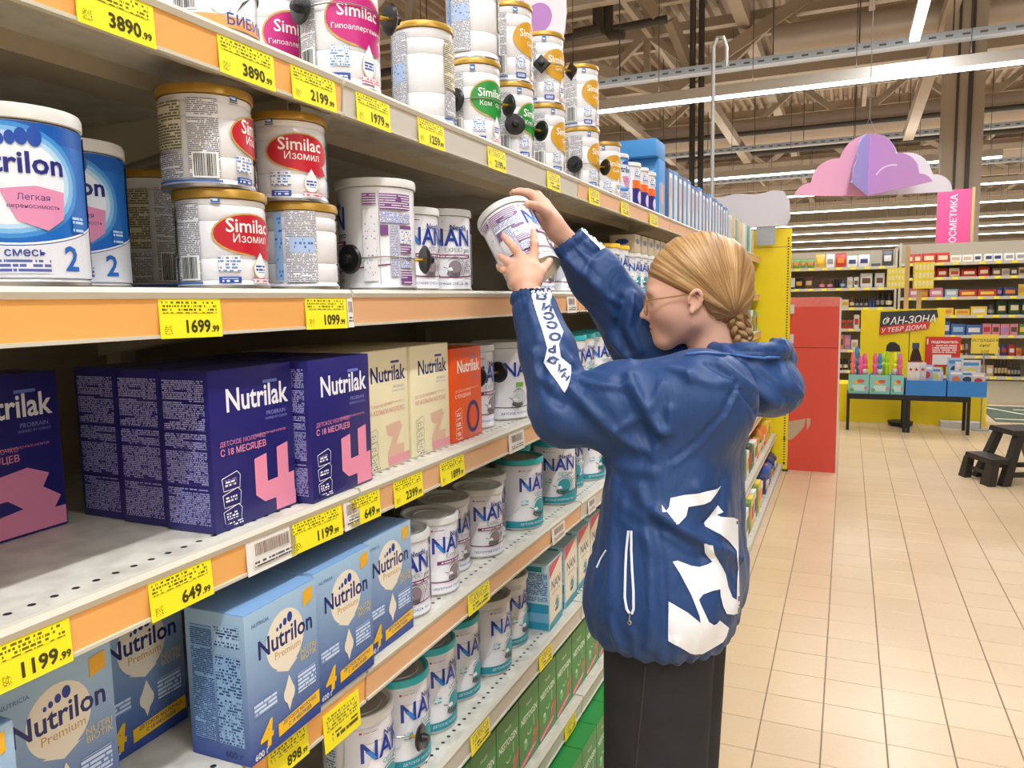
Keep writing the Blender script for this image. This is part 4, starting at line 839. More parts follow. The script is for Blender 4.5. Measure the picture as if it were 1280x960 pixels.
def mesh_from(name, V_, Q, m, smooth_it=1):
    me = bpy.data.meshes.new(name); me.from_pydata(V_.tolist(), [], Q.tolist()); me.materials.append(m)
    if smooth_it:
        bm = bmesh.new(); bm.from_mesh(me)
        for _ in range(smooth_it): bmesh.ops.smooth_vert(bm, verts=bm.verts[:], factor=.5, use_axis_x=True, use_axis_y=True, use_axis_z=True)
        bm.to_mesh(me); bm.free()
    me.polygons.foreach_set('use_smooth', [True]*len(me.polygons)); me.update(); return me
SKIN = mat('skin', '#dcab92', .5, var=.05, scale=18, spec=.35)
SKIN.node_tree.nodes['Principled BSDF'].inputs['Subsurface Weight'].default_value = .12; SKIN.node_tree.nodes['Principled BSDF'].inputs['Subsurface Radius'].default_value = (.012, .005, .003)
person = thing('person', 'person in blue hooded jacket and black jeans reaching for a tilted can', 'person', (0, 0, 0))

# ---- head frame: x forward, y to the person's left, z up; origin between the ears
EAR = at(866, 376, 1.55); hy, hp = math.radians(-13), math.radians(3)
HF = np.array([-math.cos(hy)*math.cos(hp), math.sin(hy), -math.sin(hp)*math.cos(hy)]); HF /= np.linalg.norm(HF); HL = np.cross([0, 0, 1], HF); HL /= np.linalg.norm(HL); HU = np.cross(HF, HL)
EARW = EAR-HL*.072
HM = np.stack([HF, HL, HU], 1)                 # columns: local axes in world
def hw(p): return EARW+HM@np.asarray(p, float)
def to_local(P): return (P-EARW)@HM
def head_sdf(q):
    a = np.abs(q[:, 1]); s = q.copy(); s[:, 1] = a
    d = sd_ell(s, (-.018, 0, .044), (.100, .073, .086))
    d = smin(d, sd_ell(s, (.030, 0, .0), (.058, .058, .078)), .04)
    d = smin(d, sd_cone(s, (.0, .040, -.040), (.052, .014, -.079), .024, .0185), .032)
    d = smin(d, sd_cone(s, (.060, 0, -.081), (.064, .008, -.080), .0165, .0155), .02)
    d = smin(d, sd_ell(s, (.048, .030, -.020), (.030, .028, .028)), .03)
    d = smin(d, sd_ell(s, (.070, .026, .020), (.014, .022, .008)), .018)
    d = smax(d, -sd_ell(s, (.096, .031, .004), (.017, .018, .011)), .014)
    d = smin(d, sd_ell(s, (.073, .031, .003), (.0115, .0145, .0095)), .006)
    d = smin(d, sd_cone(s, (.080, 0, .012), (.1015, 0, -.0245), .0066, .0076), .012)
    d = smin(d, sd_ell(s, (.090, .0095, -.030), (.009, .0065, .0062)), .006)
    d = smin(d, sd_ell(s, (.070, 0, -.052), (.013, .026, .022)), .02)
    d = smin(d, sd_ell(s, (.0838, 0, -.0495), (.0065, .019, .0042)), .005); d = smin(d, sd_ell(s, (.0822, 0, -.0585), (.0062, .016, .0046)), .005)
    d = smax(d, -sd_ell(s, (.0915, 0, -.0540), (.008, .022, .0012)), .003)
    d = smin(d, sd_cone(s, (-.034, 0, -.04), (-.046, 0, -.19), .048, .053), .022)
    # ear
    for i in range(9):
        t0, t1 = [-.9+.47*(i+j) for j in (0, 1)]
        pa = [(-.004-.0125*math.cos(t)-.004*math.sin(t), .0785+.004*math.sin(t), .000+.0205*math.sin(t)) for t in (t0, t1)]
        d = smin(d, sd_cone(s, pa[0], pa[1], .0034, .0034), .004)
    d = smin(d, sd_ell(s, (-.004, .0735, -.001), (.0115, .0055, .019)), .005); d = smin(d, sd_ell(s, (.003, .0755, -.0205), (.0065, .004, .0075)), .006)
    d = smax(d, -sd_ell(s, (-.001, .0815, .000), (.0065, .0050, .0115)), .003)
    return d
V1, Q1 = nets(head_sdf, (-.13, -.09, -.19), (.118, .09, .14), .0026); V1 = EARW+V1@HM.T

# ---- hands
def hand_mesh(chains, lo, hi, h=.0022):
    def fn(P):
        d = None
        for ch, k in chains:
            dc = None
            for (a, ra), (b, rb) in zip(ch[:-1], ch[1:]):
                e = sd_cone(P, a, b, ra, rb); dc = e if dc is None else smin(dc, e, .004)
            d = dc if d is None else smin(d, dc, k)
        return d
    return nets(fn, lo, hi, h)
def ch(k, *pts): return ([(at(x, y, w_), r*(.84 if r < .0135 else .88)) for x, y, w_, r in pts], k*.8)
CAN_W = 1.60
left_hand = [
    ch(.01, (660, 372, 1.50, .028), (659, 352, 1.51, .026), (657, 340, 1.518, .024)),
    ch(.018, (668, 350, 1.515, .017), (666, 334, 1.522, .0155), (667, 320, 1.530, .0115)),
    ch(.016, (657, 350, 1.512, .019), (655, 334, 1.518, .0165), (651, 320, 1.527, .0115)),
    ch(.016, (649, 352, 1.512, .018), (646, 338, 1.518, .0155), (641, 329, 1.527, .0110)),
    ch(.014, (645, 352, 1.515, .015), (641, 342, 1.522, .0125), (637, 337, 1.530, .0098)),
    ch(.006, (667, 321, 1.528, .0108), (668.5, 305, 1.530, .0098), (667.5, 297, 1.538, .0088), (666.5, 289, 1.548, .0076)),
    ch(.006, (651, 321, 1.526, .0108), (642, 309, 1.522, .0098), (635, 301, 1.532, .0088), (629.5, 295.5, 1.545, .0076)),
    ch(.006, (641, 330, 1.526, .0104), (633, 325.5, 1.524, .0094), (628, 322.5, 1.534, .0084), (624, 320.5, 1.546, .0072)),
    ch(.006, (637, 338, 1.530, .0094), (629, 337, 1.532, .0084), (625, 335, 1.545, .0076), (623, 332, 1.556, .0066)),
    ch(.012, (667, 350, 1.515, .016), (676, 340, 1.520, .0125), (682, 333, 1.535, .0105), (687, 326, 1.553, .0085)),
]
right_hand = [
    ch(.01, (716, 308, 1.715, .027), (700, 292, 1.70, .0265), (690, 280, 1.69, .026)),
    ch(.018, (693, 284, 1.69, .024), (681, 266, 1.685, .022), (672, 251, 1.69, .0145)),
    ch(.016, (690, 276, 1.70, .022), (678, 258, 1.70, .019), (668, 246, 1.70, .0135)),
    ch(.016, (690, 272, 1.715, .02), (680, 256, 1.72, .017), (672, 244, 1.72, .0125)),
    ch(.006, (671, 250, 1.69, .0125), (662, 242.5, 1.685, .0108), (651, 239.5, 1.68, .0096), (642, 240, 1.67, .008)),
    ch(.006, (669, 246, 1.70, .0122), (659, 240.5, 1.705, .0106), (648, 239.5, 1.70, .0094), (640, 242, 1.69, .008)),
    ch(.006, (672, 245, 1.72, .0118), (662, 241, 1.725, .0102), (652, 242, 1.72, .009), (644, 245, 1.71, .0078)),
    ch(.006, (676, 248, 1.735, .0108), (667, 245, 1.74, .0094), (659, 247, 1.735, .0084), (653, 250, 1.725, .007)),
    ch(.014, (693, 280, 1.68, .018), (683, 266, 1.655, .0140), (670, 257.5, 1.625, .0112), (659.5, 254.5, 1.605, .0090)),
]
def bounds(chains, pad=.035):
    p = np.array([c for ch_, k in chains for c, r in ch_]); return p.min(0)-pad, p.max(0)+pad
V2, Q2 = hand_mesh(left_hand, *bounds(left_hand)); V3, Q3 = hand_mesh(right_hand, *bounds(right_hand))

# ---- torso, arms and legs under the clothes; the whole figure is one mesh
HEM = at(836, 762, 1.50); CHEST = at(850, 545, 1.50); NECK = hw((-.045, 0, -.17))
LS = at(868, 492, 1.39); LE = at(706, 516, 1.425); LW = at(665, 368, 1.502)
RS = at(902, 474, 1.68); RE = at(806, 425, 1.76); RW = at(712, 303, 1.712)
yo = np.array([0, .09, 0])
def cone_body(P):
    d = sd_cone(P, NECK, CHEST+[.025, 0, -.02], .05, .065)
    for s in (-1, 1): d = smin(d, sd_cone(P, CHEST+s*yo*.6+[.01, 0, -.06], HEM+s*yo*.8, .075, .085), .06)
    for a, b, r1, r2 in ((LS, LE, .038, .032), (LE, LW, .03, .025), (RS, RE, .038, .032), (RE, RW, .034, .025)): d = smin(d, sd_cone(P, a, b, r1, r2), .03)
    for s in (-1, 1):
        hip = HEM+s*yo*.95; kn = np.array([hip[0]-.01, hip[1], .46]); an = np.array([hip[0]+.02, hip[1], .09])
        d = smin(d, sd_cone(P, hip, kn, .082, .055), .04); d = smin(d, sd_cone(P, kn, an, .053, .038), .02)
    return d
V4, Q4 = nets(cone_body, (-.85, 1.0, .03), (0, 2.1, 1.62), .0125)
allV = np.concatenate([V1, V2, V3, V4]); allQ = np.concatenate([Q1, Q2+len(V1), Q3+len(V1)+len(V2), Q4+len(V1)+len(V2)+len(V3)])
obj('body', mesh_from('body', allV, allQ, SKIN, 1), person)

# ---- lips, brows, eyes
LIPM = mat('lips', '#c98078', .4, var=.03); BROW = mat('eyebrow_hair', '#a87b4c', .7, var=.1)
for s in (-1, 1):
    MB().tube([hw((.086-.012*t-.010*t*t, s*(.012+.026*t), .0225+.006*math.sin(t*2.4))) for t in np.linspace(0, 1, 7)], [.0012, .002, .0022, .0022, .0019, .0014, .0008], BROW, 6).build('eyebrow', person)
    MB().tube([hw((.0835-.006*t*t, s*(.022+.02*t), .0005-.003*math.sin(t*PI))) for t in np.linspace(0, 1, 7)], [.0005, .0009, .0011, .0012, .0011, .0009, .0004], mat('eyelash', '#5a3d28', .6), 6).build('eyelash', person)
b = MB()
b.tube([hw((.0872-.10*abs(t)**2*3*8, t, -.0494)) for t in np.linspace(-.016, .016, 9)], [.0006, .0022, .003, .0026, .0024, .0026, .0024, .0018, .0006], LIPM, 8)
b.tube([hw((.0857-.10*abs(t)**2*3*8, t, -.0583)) for t in np.linspace(-.014, .014, 9)], [.0006, .0024, .0034, .0030, .0031, .0030, .0026, .0019, .0006], LIPM, 8)
b.build('lips', person)
MB().tube([hw((.0880-.8*t*t*3, t, -.0538-.6*abs(t)**1.5)) for t in np.linspace(-.019, .019, 11)], [.0003]+[.0009]*9+[.0003], mat('mouth_line', '#8a4a44', .6), 6).build('mouth_line', person)

# ---- hair: swept back to a knot, strands follow the sweep
KN = np.array([-.083, 0.028, -.036])          # knot low at the back, local
def hair_mat():
    m = bpy.data.materials.new('hair_strands'); m.use_nodes = True; nt = m.node_tree; bb = nt.nodes['Principled BSDF']; N = nt.nodes.new; L = nt.links.new
    uv = N('ShaderNodeUVMap'); mp = N('ShaderNodeMapping'); mp.inputs['Scale'].default_value = (95, 2.2, 1); L(uv.outputs[0], mp.inputs[0])
    nz = N('ShaderNodeTexNoise'); nz.inputs['Scale'].default_value = 1; nz.inputs['Detail'].default_value = 5; nz.inputs['Roughness'].default_value = .65; L(mp.outputs[0], nz.inputs['Vector'])
    mp2 = N('ShaderNodeMapping'); mp2.inputs['Scale'].default_value = (14, 1.2, 1); L(uv.outputs[0], mp2.inputs[0]); n2 = N('ShaderNodeTexNoise'); n2.inputs['Scale'].default_value = 1; L(mp2.outputs[0], n2.inputs['Vector'])
    ad = N('ShaderNodeMath'); ad.operation = 'MULTIPLY_ADD'; L(n2.outputs['Fac'], ad.inputs[0]); ad.inputs[1].default_value = .5; L(nz.outputs['Fac'], ad.inputs[2])
    r = N('ShaderNodeValToRGB'); L(ad.outputs[0], r.inputs[0]); e = r.color_ramp.elements; e[0].position = .50; e[0].color = lin('#6e4c2c'); e[1].position = .95; e[1].color = lin('#cba672'); k = e.new(.70); k.color = lin('#9c7444')
    L(r.outputs[0], bb.inputs['Base Color']); bb.inputs['Roughness'].default_value = .42; bb.inputs['Specular IOR Level'].default_value = .5
    bp = N('ShaderNodeBump'); bp.inputs['Strength'].default_value = .7; bp.inputs['Distance'].default_value = .0022; L(nz.outputs['Fac'], bp.inputs['Height']); L(bp.outputs[0], bb.inputs['Normal'])
    return m
HAIR = hair_mat()
HA = np.array([.55, 0, .83]); HA /= np.linalg.norm(HA)
def hair_uv(q, side):
    k = KN.copy(); k = np.stack([np.full(len(q), KN[0]), side*KN[1], np.full(len(q), KN[2])], 1); v = q-k
    e1 = np.cross(HA, [0, 1, 0]); e1 /= np.linalg.norm(e1); ang = np.arctan2(v@np.array([0, 1, 0]), v@e1)
    az = np.arctan2(v[:, 2], v[:, 0]); return az, np.linalg.norm(v, axis=1)/.2, ang
def hair_sdf(q):
    d = sd_ell(q, (-.021, 0, .047), (.1085, .0835, .095))
    d = smin(d, sd_ell(q, (-.066, 0, .0), (.056, .070, .056)), .03)
    a = np.abs(q[:, 1])
    # hairline: from the forehead across the top of the ear to the knot
    ln = (q[:, 2]-.047)-(q[:, 0]-.085)*.42+np.where(q[:, 0] < -.01, (-.01-q[:, 0])*1.05, 0)
    d = smax(d, -(ln+.004), .012)
    az, rr_, ang = hair_uv(q, np.where(q[:, 1] >= 0, 1, -1))
    d = d+.0010*np.sin(az*60+3*np.sin(az*9))*np.clip(rr_, .2, 1)+.0014*np.sin(az*17+1.3)
    d = d+.004*np.exp(-(q[:, 1]/.004)**2)*(q[:, 0] < .09)       # parting
    return d
V_, Q_ = nets(hair_sdf, (-.15, -.1, -.09), (.11, .1, .155), .0026)
az, rr_, ang = hair_uv(V_, np.where(V_[:, 1] >= 0, 1, -1)); me = mesh_from('hair', EARW+V_@HM.T, Q_, HAIR, 1)
def set_uv(me, UVv):
    u = me.uv_layers.new(name='UVMap'); idx = np.empty(len(me.loops), 'i'); me.loops.foreach_get('vertex_index', idx); u.data.foreach_set('uv', np.asarray(UVv, 'f')[idx].ravel())
set_uv(me, np.stack([az/PI+.37*np.sign(V_[:, 1]), rr_], 1)); hair = obj('hair', me, person)
# braid: three woven strands hanging from the knot
for s in range(3):
    pts = []; rad = []
    for i in range(34):
        t = i/33; ph = t*3.1*PI+s*2*PI/3; c = np.array([-.078-.022*t, .034-.004*t, -.022-.085*t])
        pts.append(hw(c+np.array([.0115*math.sin(ph), .008*math.sin(2*ph), .0])*(1-.25*t))); rad.append(.0115*(1-.3*t)*(.75+.25*math.sin(PI*min(1, t*6+.3))))
    br = MB().tube(pts, rad, HAIR, 10); br.uv = [((i % 10)/10*.35, i/340*2) for i in range(len(br.v))]; br.build('braid_strand', hair)
for s in range(3):   # second braid on the far side
    pts = []
    for i in range(26):
        t = i/25; ph = t*2.6*PI+s*2*PI/3; c = np.array([-.098-.012*t, -.028, -.018-.075*t]); pts.append(hw(c+np.array([.0105*math.sin(ph), .008*math.sin(2*ph), 0])))
    br = MB().tube(pts, .010, HAIR, 8); br.uv = [((i % 8)/8*.35, i/208*2) for i in range(len(br.v))]; br.build('braid_strand', hair)
rnd = random.Random(11)
b = MB()
for i in range(70):   # loose hairs
    y_ = rnd.choice((-1, 1))*rnd.uniform(.03, .08); x_ = rnd.uniform(-.1, .07); z_ = .047+.098*math.sqrt(max(.02, 1-((x_+.021)/.109)**2-(y_/.084)**2)); p0 = np.array([x_, y_, z_]); k = np.array([KN[0], math.copysign(KN[1], y_), KN[2]])
    p1 = p0+(k-p0)*.25+np.array([0, math.copysign(.010, y_), .008])*rnd.uniform(.2, 1); p2 = p0+(k-p0)*.45+np.array([0, math.copysign(.014, y_), .006])*rnd.uniform(.3, 1.1)
    b.tube([hw(p0), hw(p1), hw(p2)], [.0004, .0004, .0002], HAIR, 4, False)
tag(b.build('loose_hair', hair), kind='stuff')

# ---- glasses
GOLDW = mat('gold_wire', '#b99a5c', .3, .8, var=.03)
GLASS = bpy.data.materials.new('lens_glass'); GLASS.use_nodes = True; gb = GLASS.node_tree.nodes['Principled BSDF']; gb.inputs['Alpha'].default_value = .12; gb.inputs['Roughness'].default_value = .03; gb.inputs['Base Color'].default_value = (.97, .98, .98, 1)
gl = obj('glasses', MB().tube([hw((.0965, y_, .006+.004*math.cos(y_/.011*1.5))) for y_ in np.linspace(-.011, .011, 7)], .0011, GOLDW, 6).mesh('bridge'), person)
for s in (-1, 1):
    MB().tube([hw((.0945-.006*(abs(.0345+.0235*math.cos(t))-.0345)/.0235*.6, s*(.0345+.0235*math.cos(t)), -.003+.0215*math.sin(t))) for t in np.linspace(0, 2*PI, 33)], .0014, GOLDW, 6, False).build('rim', gl)
    MB().tube([hw((.0905, s*.058, .005)), hw((.086, s*.068, .007)), hw((.05, s*.0745, .010)), hw((.012, s*.0785, .013)), hw((-.004, s*.0785, .010)), hw((-.016, s*.078, -.006))], .0014, GOLDW, 6).build('temple_arm', gl)
    ln = MB(); n = 24; ln.add([hw((.0945-.004*math.cos(t), s*(.0345+.0228*math.cos(t)), -.003+.0208*math.sin(t))) for t in np.linspace(0, 2*PI, n, endpoint=False)], [tuple(range(n))], GLASS); ln.build('lens', gl)

# ---- jacket
NAVY = mat('jacket_nylon', '#183c6e', .54, var=.05, scale=40, spec=.45)
_nb = NAVY.node_tree.nodes['Principled BSDF']; _nb.inputs['Sheen Weight'].default_value = .06; _nb.inputs['Sheen Roughness'].default_value = .4
_nt = NAVY.node_tree; _tc = _nt.nodes.new('ShaderNodeTexCoord'); _mp = _nt.nodes.new('ShaderNodeMapping'); _mp.inputs['Scale'].default_value = (1, .7, .55); _nz = _nt.nodes.new('ShaderNodeTexNoise'); _nz.inputs['Scale'].default_value = 15; _nz.inputs['Detail'].default_value = 4; _nz.inputs['Distortion'].default_value = 1.4
_bp = _nt.nodes.new('ShaderNodeBump'); _bp.inputs['Strength'].default_value = .42; _bp.inputs['Distance'].default_value = .012
_nt.links.new(_tc.outputs['Object'], _mp.inputs[0]); _nt.links.new(_mp.outputs[0], _nz.inputs['Vector']); _nt.links.new(_nz.outputs['Fac'], _bp.inputs['Height']); _nt.links.new(_bp.outputs[0], _nb.inputs['Normal'])
WPR = mat('white_print', '#e8ebef', .5, var=.02)
def jacket_sdf(P):
    d = None
    for s, f in ((-1, 1), (1, 1)):
        o = s*yo*.95
        e = sd_cone(P, CHEST+o+[.0, 0, -.02], HEM+o*1.05+[.0, 0, .045], .112, .132); e = smin(e, sd_cone(P, HEM+o*1.05+[0, 0, .06], HEM+o+[.005, 0, .0], .132, .112), .03)
        d = e if d is None else smin(d, e, .12)
    up = CHEST+[.022, 0, .062]
    for s, S_ in ((-1, LS), (1, RS)): d = smin(d, sd_cone(P, up+s*yo*.4, S_+[.02, 0, -.012], .088, .078), .06)
    d = smax(d, -(P[:, 2]-(HEM[2]-.022)), .03)
    # near sleeve
    d = smin(d, sd_cone(P, LS+[.01, 0, -.01], LS*.45+LE*.55+[0, 0, -.005], .086, .080), .05); d = smin(d, sd_cone(P, LS*.45+LE*.55+[0, 0, -.005], LE+[.004, 0, 0], .080, .062), .02)
    d = smin(d, sd_cone(P, LE+[.0, 0, .0], LE*.5+LW*.5, .062, .052), .012); d = smin(d, sd_cone(P, LE*.5+LW*.5, LW+[0, 0, -.012], .052, .043), .02)
    # far sleeve
    d = smin(d, sd_cone(P, RS, RE, .09, .080), .05); d = smin(d, sd_cone(P, RE, RE*.35+RW*.65, .080, .058), .03); d = smin(d, sd_cone(P, RE*.35+RW*.65, RW+(RE-RW)*.06, .061, .046), .02)
    # collar and hood
    hc = at(958, 482, 1.53); R_ = np.array([[math.cos(.3), 0, math.sin(.3)], [0, 1, 0], [-math.sin(.3), 0, math.cos(.3)]])
    d = smin(d, sd_ell(P, hc, (.073, .125, .060), R_), .018); d = smin(d, sd_ell(P, at(925, 462, 1.53), (.07, .13, .045)), .03)
    hd = sd_ell(P, at(938, 436, 1.53), (.080, .115, .030)); hd = smax(hd, -sd_ell(P, at(932, 420, 1.53), (.066, .092, .026)), .008); d = smin(d, hd, .012)
    c0 = hw((-.066, 0, -.143))
    for i in range(20):
        t0, t1 = 2*PI*i/20, 2*PI*(i+1)/20
        rp = [np.array([c0[0]+.015+.098*math.cos(t), c0[1]+.088*math.sin(t), c0[2]-.012+.032*max(0, math.cos(t))-.018*max(0, -math.cos(t))]) for t in (t0, t1)]
        rad = [.015+.010*max(0, math.cos(t)) for t in (t0, t1)]
        d = smin(d, sd_cone(P, rp[0], rp[1], rad[0], rad[1]), .012)
    d = smax(d, -sd_cone(P, c0+[.006, 0, -.035], c0+[.012, 0, .09], .060, .085), .012)
    # cuff openings
    d = smax(d, -sd_cone(P, LW+(LW-LE)*.02, LW+(LW-LE)*.3, .034, .038), .004); d = smax(d, -sd_cone(P, RW-(RE-RW)*.02, RW+(RW-RE)*.3, .034, .038), .004)
    return d
V_, Q_ = nets(jacket_sdf, (-.86, 1.0, .72), (.06, 2.06, 1.74), .0052)
bm = bmesh.new(); tmp = mesh_from('tmp', V_, Q_, NAVY, 1); bm.from_mesh(tmp); BV = BVHTree.FromBMesh(bm); bm.free()
nv = len(tmp.vertices); co = np.empty(nv*3); tmp.vertices.foreach_get('co', co); co = co.reshape(-1, 3); no = np.empty(nv*3); tmp.vertices.foreach_get('normal', no); no = no.reshape(-1, 3)
def cast(x, y, bv=None):
    d = Vector(ray(x, y)).normalized(); h = (bv or BV).ray_cast(Vector(CP), d)
    return None if h[0] is None else np.array(h[0])
def polyline(pts, n=14):
    out = []
    for (x0, y0), (x1, y1) in zip(pts[:-1], pts[1:]):
        for i in range(n):
            c = cast(x0+(x1-x0)*i/n, y0+(y1-y0)*i/n)
            if c is not None: out.append(c)
    return np.array(out)
# creases of the cloth: (line seen on the cloth, height, width); positive = ridge
FOLDS = [([(713, 486), (745, 520), (770, 542), (800, 562)], .008, .010), ([(705, 500), (735, 532), (765, 560)], -.006, .016), ([(786, 470), (797, 495), (812, 520), (830, 542)], .010, .011), ([(776, 478), (790, 515), (806, 545)], -.008, .016),
         ([(718, 474), (745, 482), (785, 482)], .006, .008), ([(735, 494), (750, 483), (765, 484)], .004, .006), ([(770, 538), (800, 522)], .005, .008), ([(838, 512), (838, 540), (822, 536)], .007, .008), ([(828, 480), (812, 512)], .005, .008),
         ([(860, 470), (895, 480), (918, 478)], .005, .009), ([(838, 462), (862, 468), (864, 476)], .006, .007), ([(921, 480), (905, 515), (870, 552), (836, 578)], -.004, .005), ([(926, 482), (910, 518), (875, 556), (840, 583)], .004, .005),
         ([(690, 560), (740, 570), (790, 588), (818, 590)], .006, .012), ([(820, 560), (817, 575)], .006, .006), ([(798, 548), (812, 568)], .005, .006),
         ([(668, 440), (672, 470), (690, 482)], .007, .009), ([(676, 455), (682, 490), (700, 505)], -.006, .010), ([(660, 380), (675, 430)], .004, .008), ([(700, 440), (712, 455)], .006, .009), ([(650, 470), (665, 520)], .004, .012),
         ([(820, 640), (850, 662), (885, 680), (925, 700)], .011, .012), ([(818, 655), (846, 676), (880, 695)], -.010, .014), ([(830, 668), (862, 688), (890, 690)], .006, .008), ([(770, 600), (765, 680), (762, 760)], .006, .014), ([(800, 610), (812, 660), (815, 760), (812, 812)], .006, .011), ([(805, 640), (826, 690), (832, 800)], -.005, .010),
         ([(780, 620), (776, 650)], .004, .010), ([(762, 770), (775, 815)], .005, .008), ([(790, 790), (795, 822)], .004, .007), ([(845, 800), (842, 825)], .004, .007), ([(870, 610), (890, 640), (900, 670)], .006, .012), ([(905, 600), (900, 640), (880, 655)], -.006, .012),
         ([(885, 455), (915, 470), (940, 505), (945, 515)], -.006, .007), ([(900, 452), (935, 480), (975, 510)], .006, .010), ([(935, 452), (960, 475), (990, 500)], -.005, .008), ([(975, 452), (990, 480), (1000, 495)], .006, .008), ([(900, 425), (930, 440), (975, 440)], -.005, .008), ([(945, 420), (965, 426), (980, 428)], .006, .006), ([(860, 444), (910, 441), (970, 446)], .004, .004),
         ([(725, 330), (760, 370), (775, 380)], .007, .009), ([(715, 310), (745, 350)], -.005, .01), ([(735, 345), (770, 400)], .006, .010), ([(790, 370), (785, 410), (800, 440)], .010, .012), ([(778, 375), (772, 410), (785, 440)], -.008, .012), ([(708, 322), (730, 345), (738, 325)], .008, .008), ([(760, 420), (790, 455)], .006, .012), ([(720, 300), (742, 318), (752, 312)], -.007, .008)]
disp = np.zeros(nv)
for pts, amp, wd in FOLDS:
    L_ = polyline(pts)
    if not len(L_): continue
    lo_, hi_ = L_.min(0)-.05, L_.max(0)+.05; m_ = np.where(((co > lo_) & (co < hi_)).all(1))[0]
    if len(m_):
        d2 = ((co[m_][:, None, :]-L_[None])**2).sum(2).min(1); disp[m_] += 1.15*amp*np.exp(-d2/(.92*wd)**2)
# fine gathers at hem and cuffs, broad softness elsewhere
zh = np.clip(1-(co[:, 2]-HEM[2]+.03)/.075, 0, 1); th = np.arctan2(co[:, 1]-HEM[1], co[:, 0]-HEM[0]); low = co[:, 2] < HEM[2]+.1
disp += low*zh*.0032*np.sin(th*38+2*np.sin(th*5))
for W_, E_ in ((LW, LE), (RW, RE)):
    ax_ = (E_-W_)/np.linalg.norm(E_-W_); t = (co-W_)@ax_; rv = co-W_-t[:, None]*ax_; near = (np.linalg.norm(rv, axis=1) < .08) & (t > -.05) & (t < .07)
    u_ = np.cross(ax_, [0, 0, 1.]); u_ /= np.linalg.norm(u_); w_2 = np.cross(ax_, u_); a_ = np.arctan2(rv@u_, rv@w_2)
    disp += near*np.clip(1-np.abs(t-.012)/.035, 0, 1)*.0022*np.sin(a_*22)-near*.004*np.exp(-((t-.012)/.008)**2)
disp += .0028*np.sin(co[:, 0]*31+co[:, 2]*23+4*np.sin(co[:, 1]*17))*np.sin(co[:, 2]*19-co[:, 1]*27+2*np.sin(co[:, 0]*13))
co2 = co+no*disp[:, None]
co2 += no*(.0016*np.sin(co[:, 0]*85+co[:, 2]*60+5*np.sin(co[:, 1]*31+co[:, 2]*20))*np.clip(np.sin(co[:, 2]*37+co[:, 0]*29+2*np.sin(co[:, 1]*23)), 0, 1))[:, None]
jk = mesh_from('jacket', co2, Q_, NAVY, 0); bpy.data.meshes.remove(tmp)
jacket = obj('jacket', jk, person)
bm = bmesh.new(); bm.from_mesh(jk); BJ = BVHTree.FromBMesh(bm); bm.free()
def in_poly(x, y, P_):
    c = False; j = len(P_)-1
    for i in range(len(P_)):
        if (P_[i][1] > y) != (P_[j][1] > y) and x < (P_[j][0]-P_[i][0])*(y-P_[i][1])/(P_[j][1]-P_[i][1])+P_[i][0]: c = not c
        j = i
    return c
def cloth_patch(name, polys, m, off=.0016, step=2.0, parent=None):
    """flat print following the cloth: outline filled with a fine grid laid on the jacket surface"""
    b = MB()
    for P_ in polys:
        bm = bmesh.new(); vs = [bm.verts.new((x, y, 0)) for x, y in P_]; f = bm.faces.new(vs); f.normal_update(); bmesh.ops.triangulate(bm, faces=[f])
        for ax in (0, 1):
            lo_ = min(p[ax] for p in P_); hi_ = max(p[ax] for p in P_); u = lo_+step
            while u < hi_:
                bmesh.ops.bisect_plane(bm, geom=bm.verts[:]+bm.edges[:]+bm.faces[:], plane_co=(u, 0, 0) if ax == 0 else (0, u, 0), plane_no=(1, 0, 0) if ax == 0 else (0, 1, 0)); u += step
        bm.verts.index_update(); pos = []
        for v in bm.verts:
            d = Vector(ray(v.co.x, v.co.y)).normalized(); h = BJ.ray_cast(Vector(CP), d)
            pos.append(None if h[0] is None else (np.array(h[0])+np.array(h[1])*off))
        ok = [i for i, p in enumerate(pos) if p is not None]; rm = {k: i for i, k in enumerate(ok)}; fs = []
        for f in bm.faces:
            ids = [v.index for v in f.verts]
            if all(i in rm for i in ids) and max(np.linalg.norm(pos[i]-pos[ids[0]]) for i in ids) < .03: fs.append([rm[i] for i in ids])
        bm.free(); b.add([pos[i] for i in ok], fs, m, smooth=True)
    return b.build(name, parent or jacket, fix=False)
c1 = lambda L_: [(820+x/8, 590+y/8) for x, y in L_]
c2 = lambda L_: [(820+x/6.857, 700+y/6.857) for x, y in L_]
PA = c1([(145, 260), (280, 230), (440, 210), (600, 170), (645, 140), (600, 210), (540, 295), (480, 320), (320, 350), (300, 440), (225, 525), (205, 525), (100, 395), (130, 350)])
PA2 = c1([(55, 330), (100, 395), (98, 406), (60, 405)])
PB = c1([(610, 330), (670, 400), (600, 435), (640, 450), (770, 455), (830, 475), (855, 620), (858, 760), (862, 880)])+c2([(742, 100), (748, 200), (752, 420), (720, 450), (660, 468), (600, 460), (570, 400), (548, 310), (545, 250), (592, 125), (610, 220), (650, 320), (685, 340), (690, 150)])+c1([(815, 960), (800, 790), (720, 690), (640, 620), (490, 545), (475, 510)])
PC = c1([(480, 710), (565, 735), (590, 830), (655, 955)])+c2([(545, 25), (592, 125), (545, 250), (480, 265), (400, 295), (365, 340), (380, 380), (450, 530), (490, 555), (515, 545), (540, 515), (620, 580), (600, 650), (570, 700), (400, 800), (330, 806), (290, 795), (105, 690), (110, 355), (270, 450), (380, 540), (370, 480), (300, 300), (200, 110), (140, 15), (180, 5), (300, 50), (370, 60), (440, 40), (480, 15)])+c1([(550, 890), (490, 800)])
PB = [(min(x, 921.5+.02*(y-650)), y) for x, y in PB]
cloth_patch('back_print', [PA, PA2, PB, PC], WPR)
cs = lambda L_: [(630+x/6, 340+y/6) for x, y in L_]
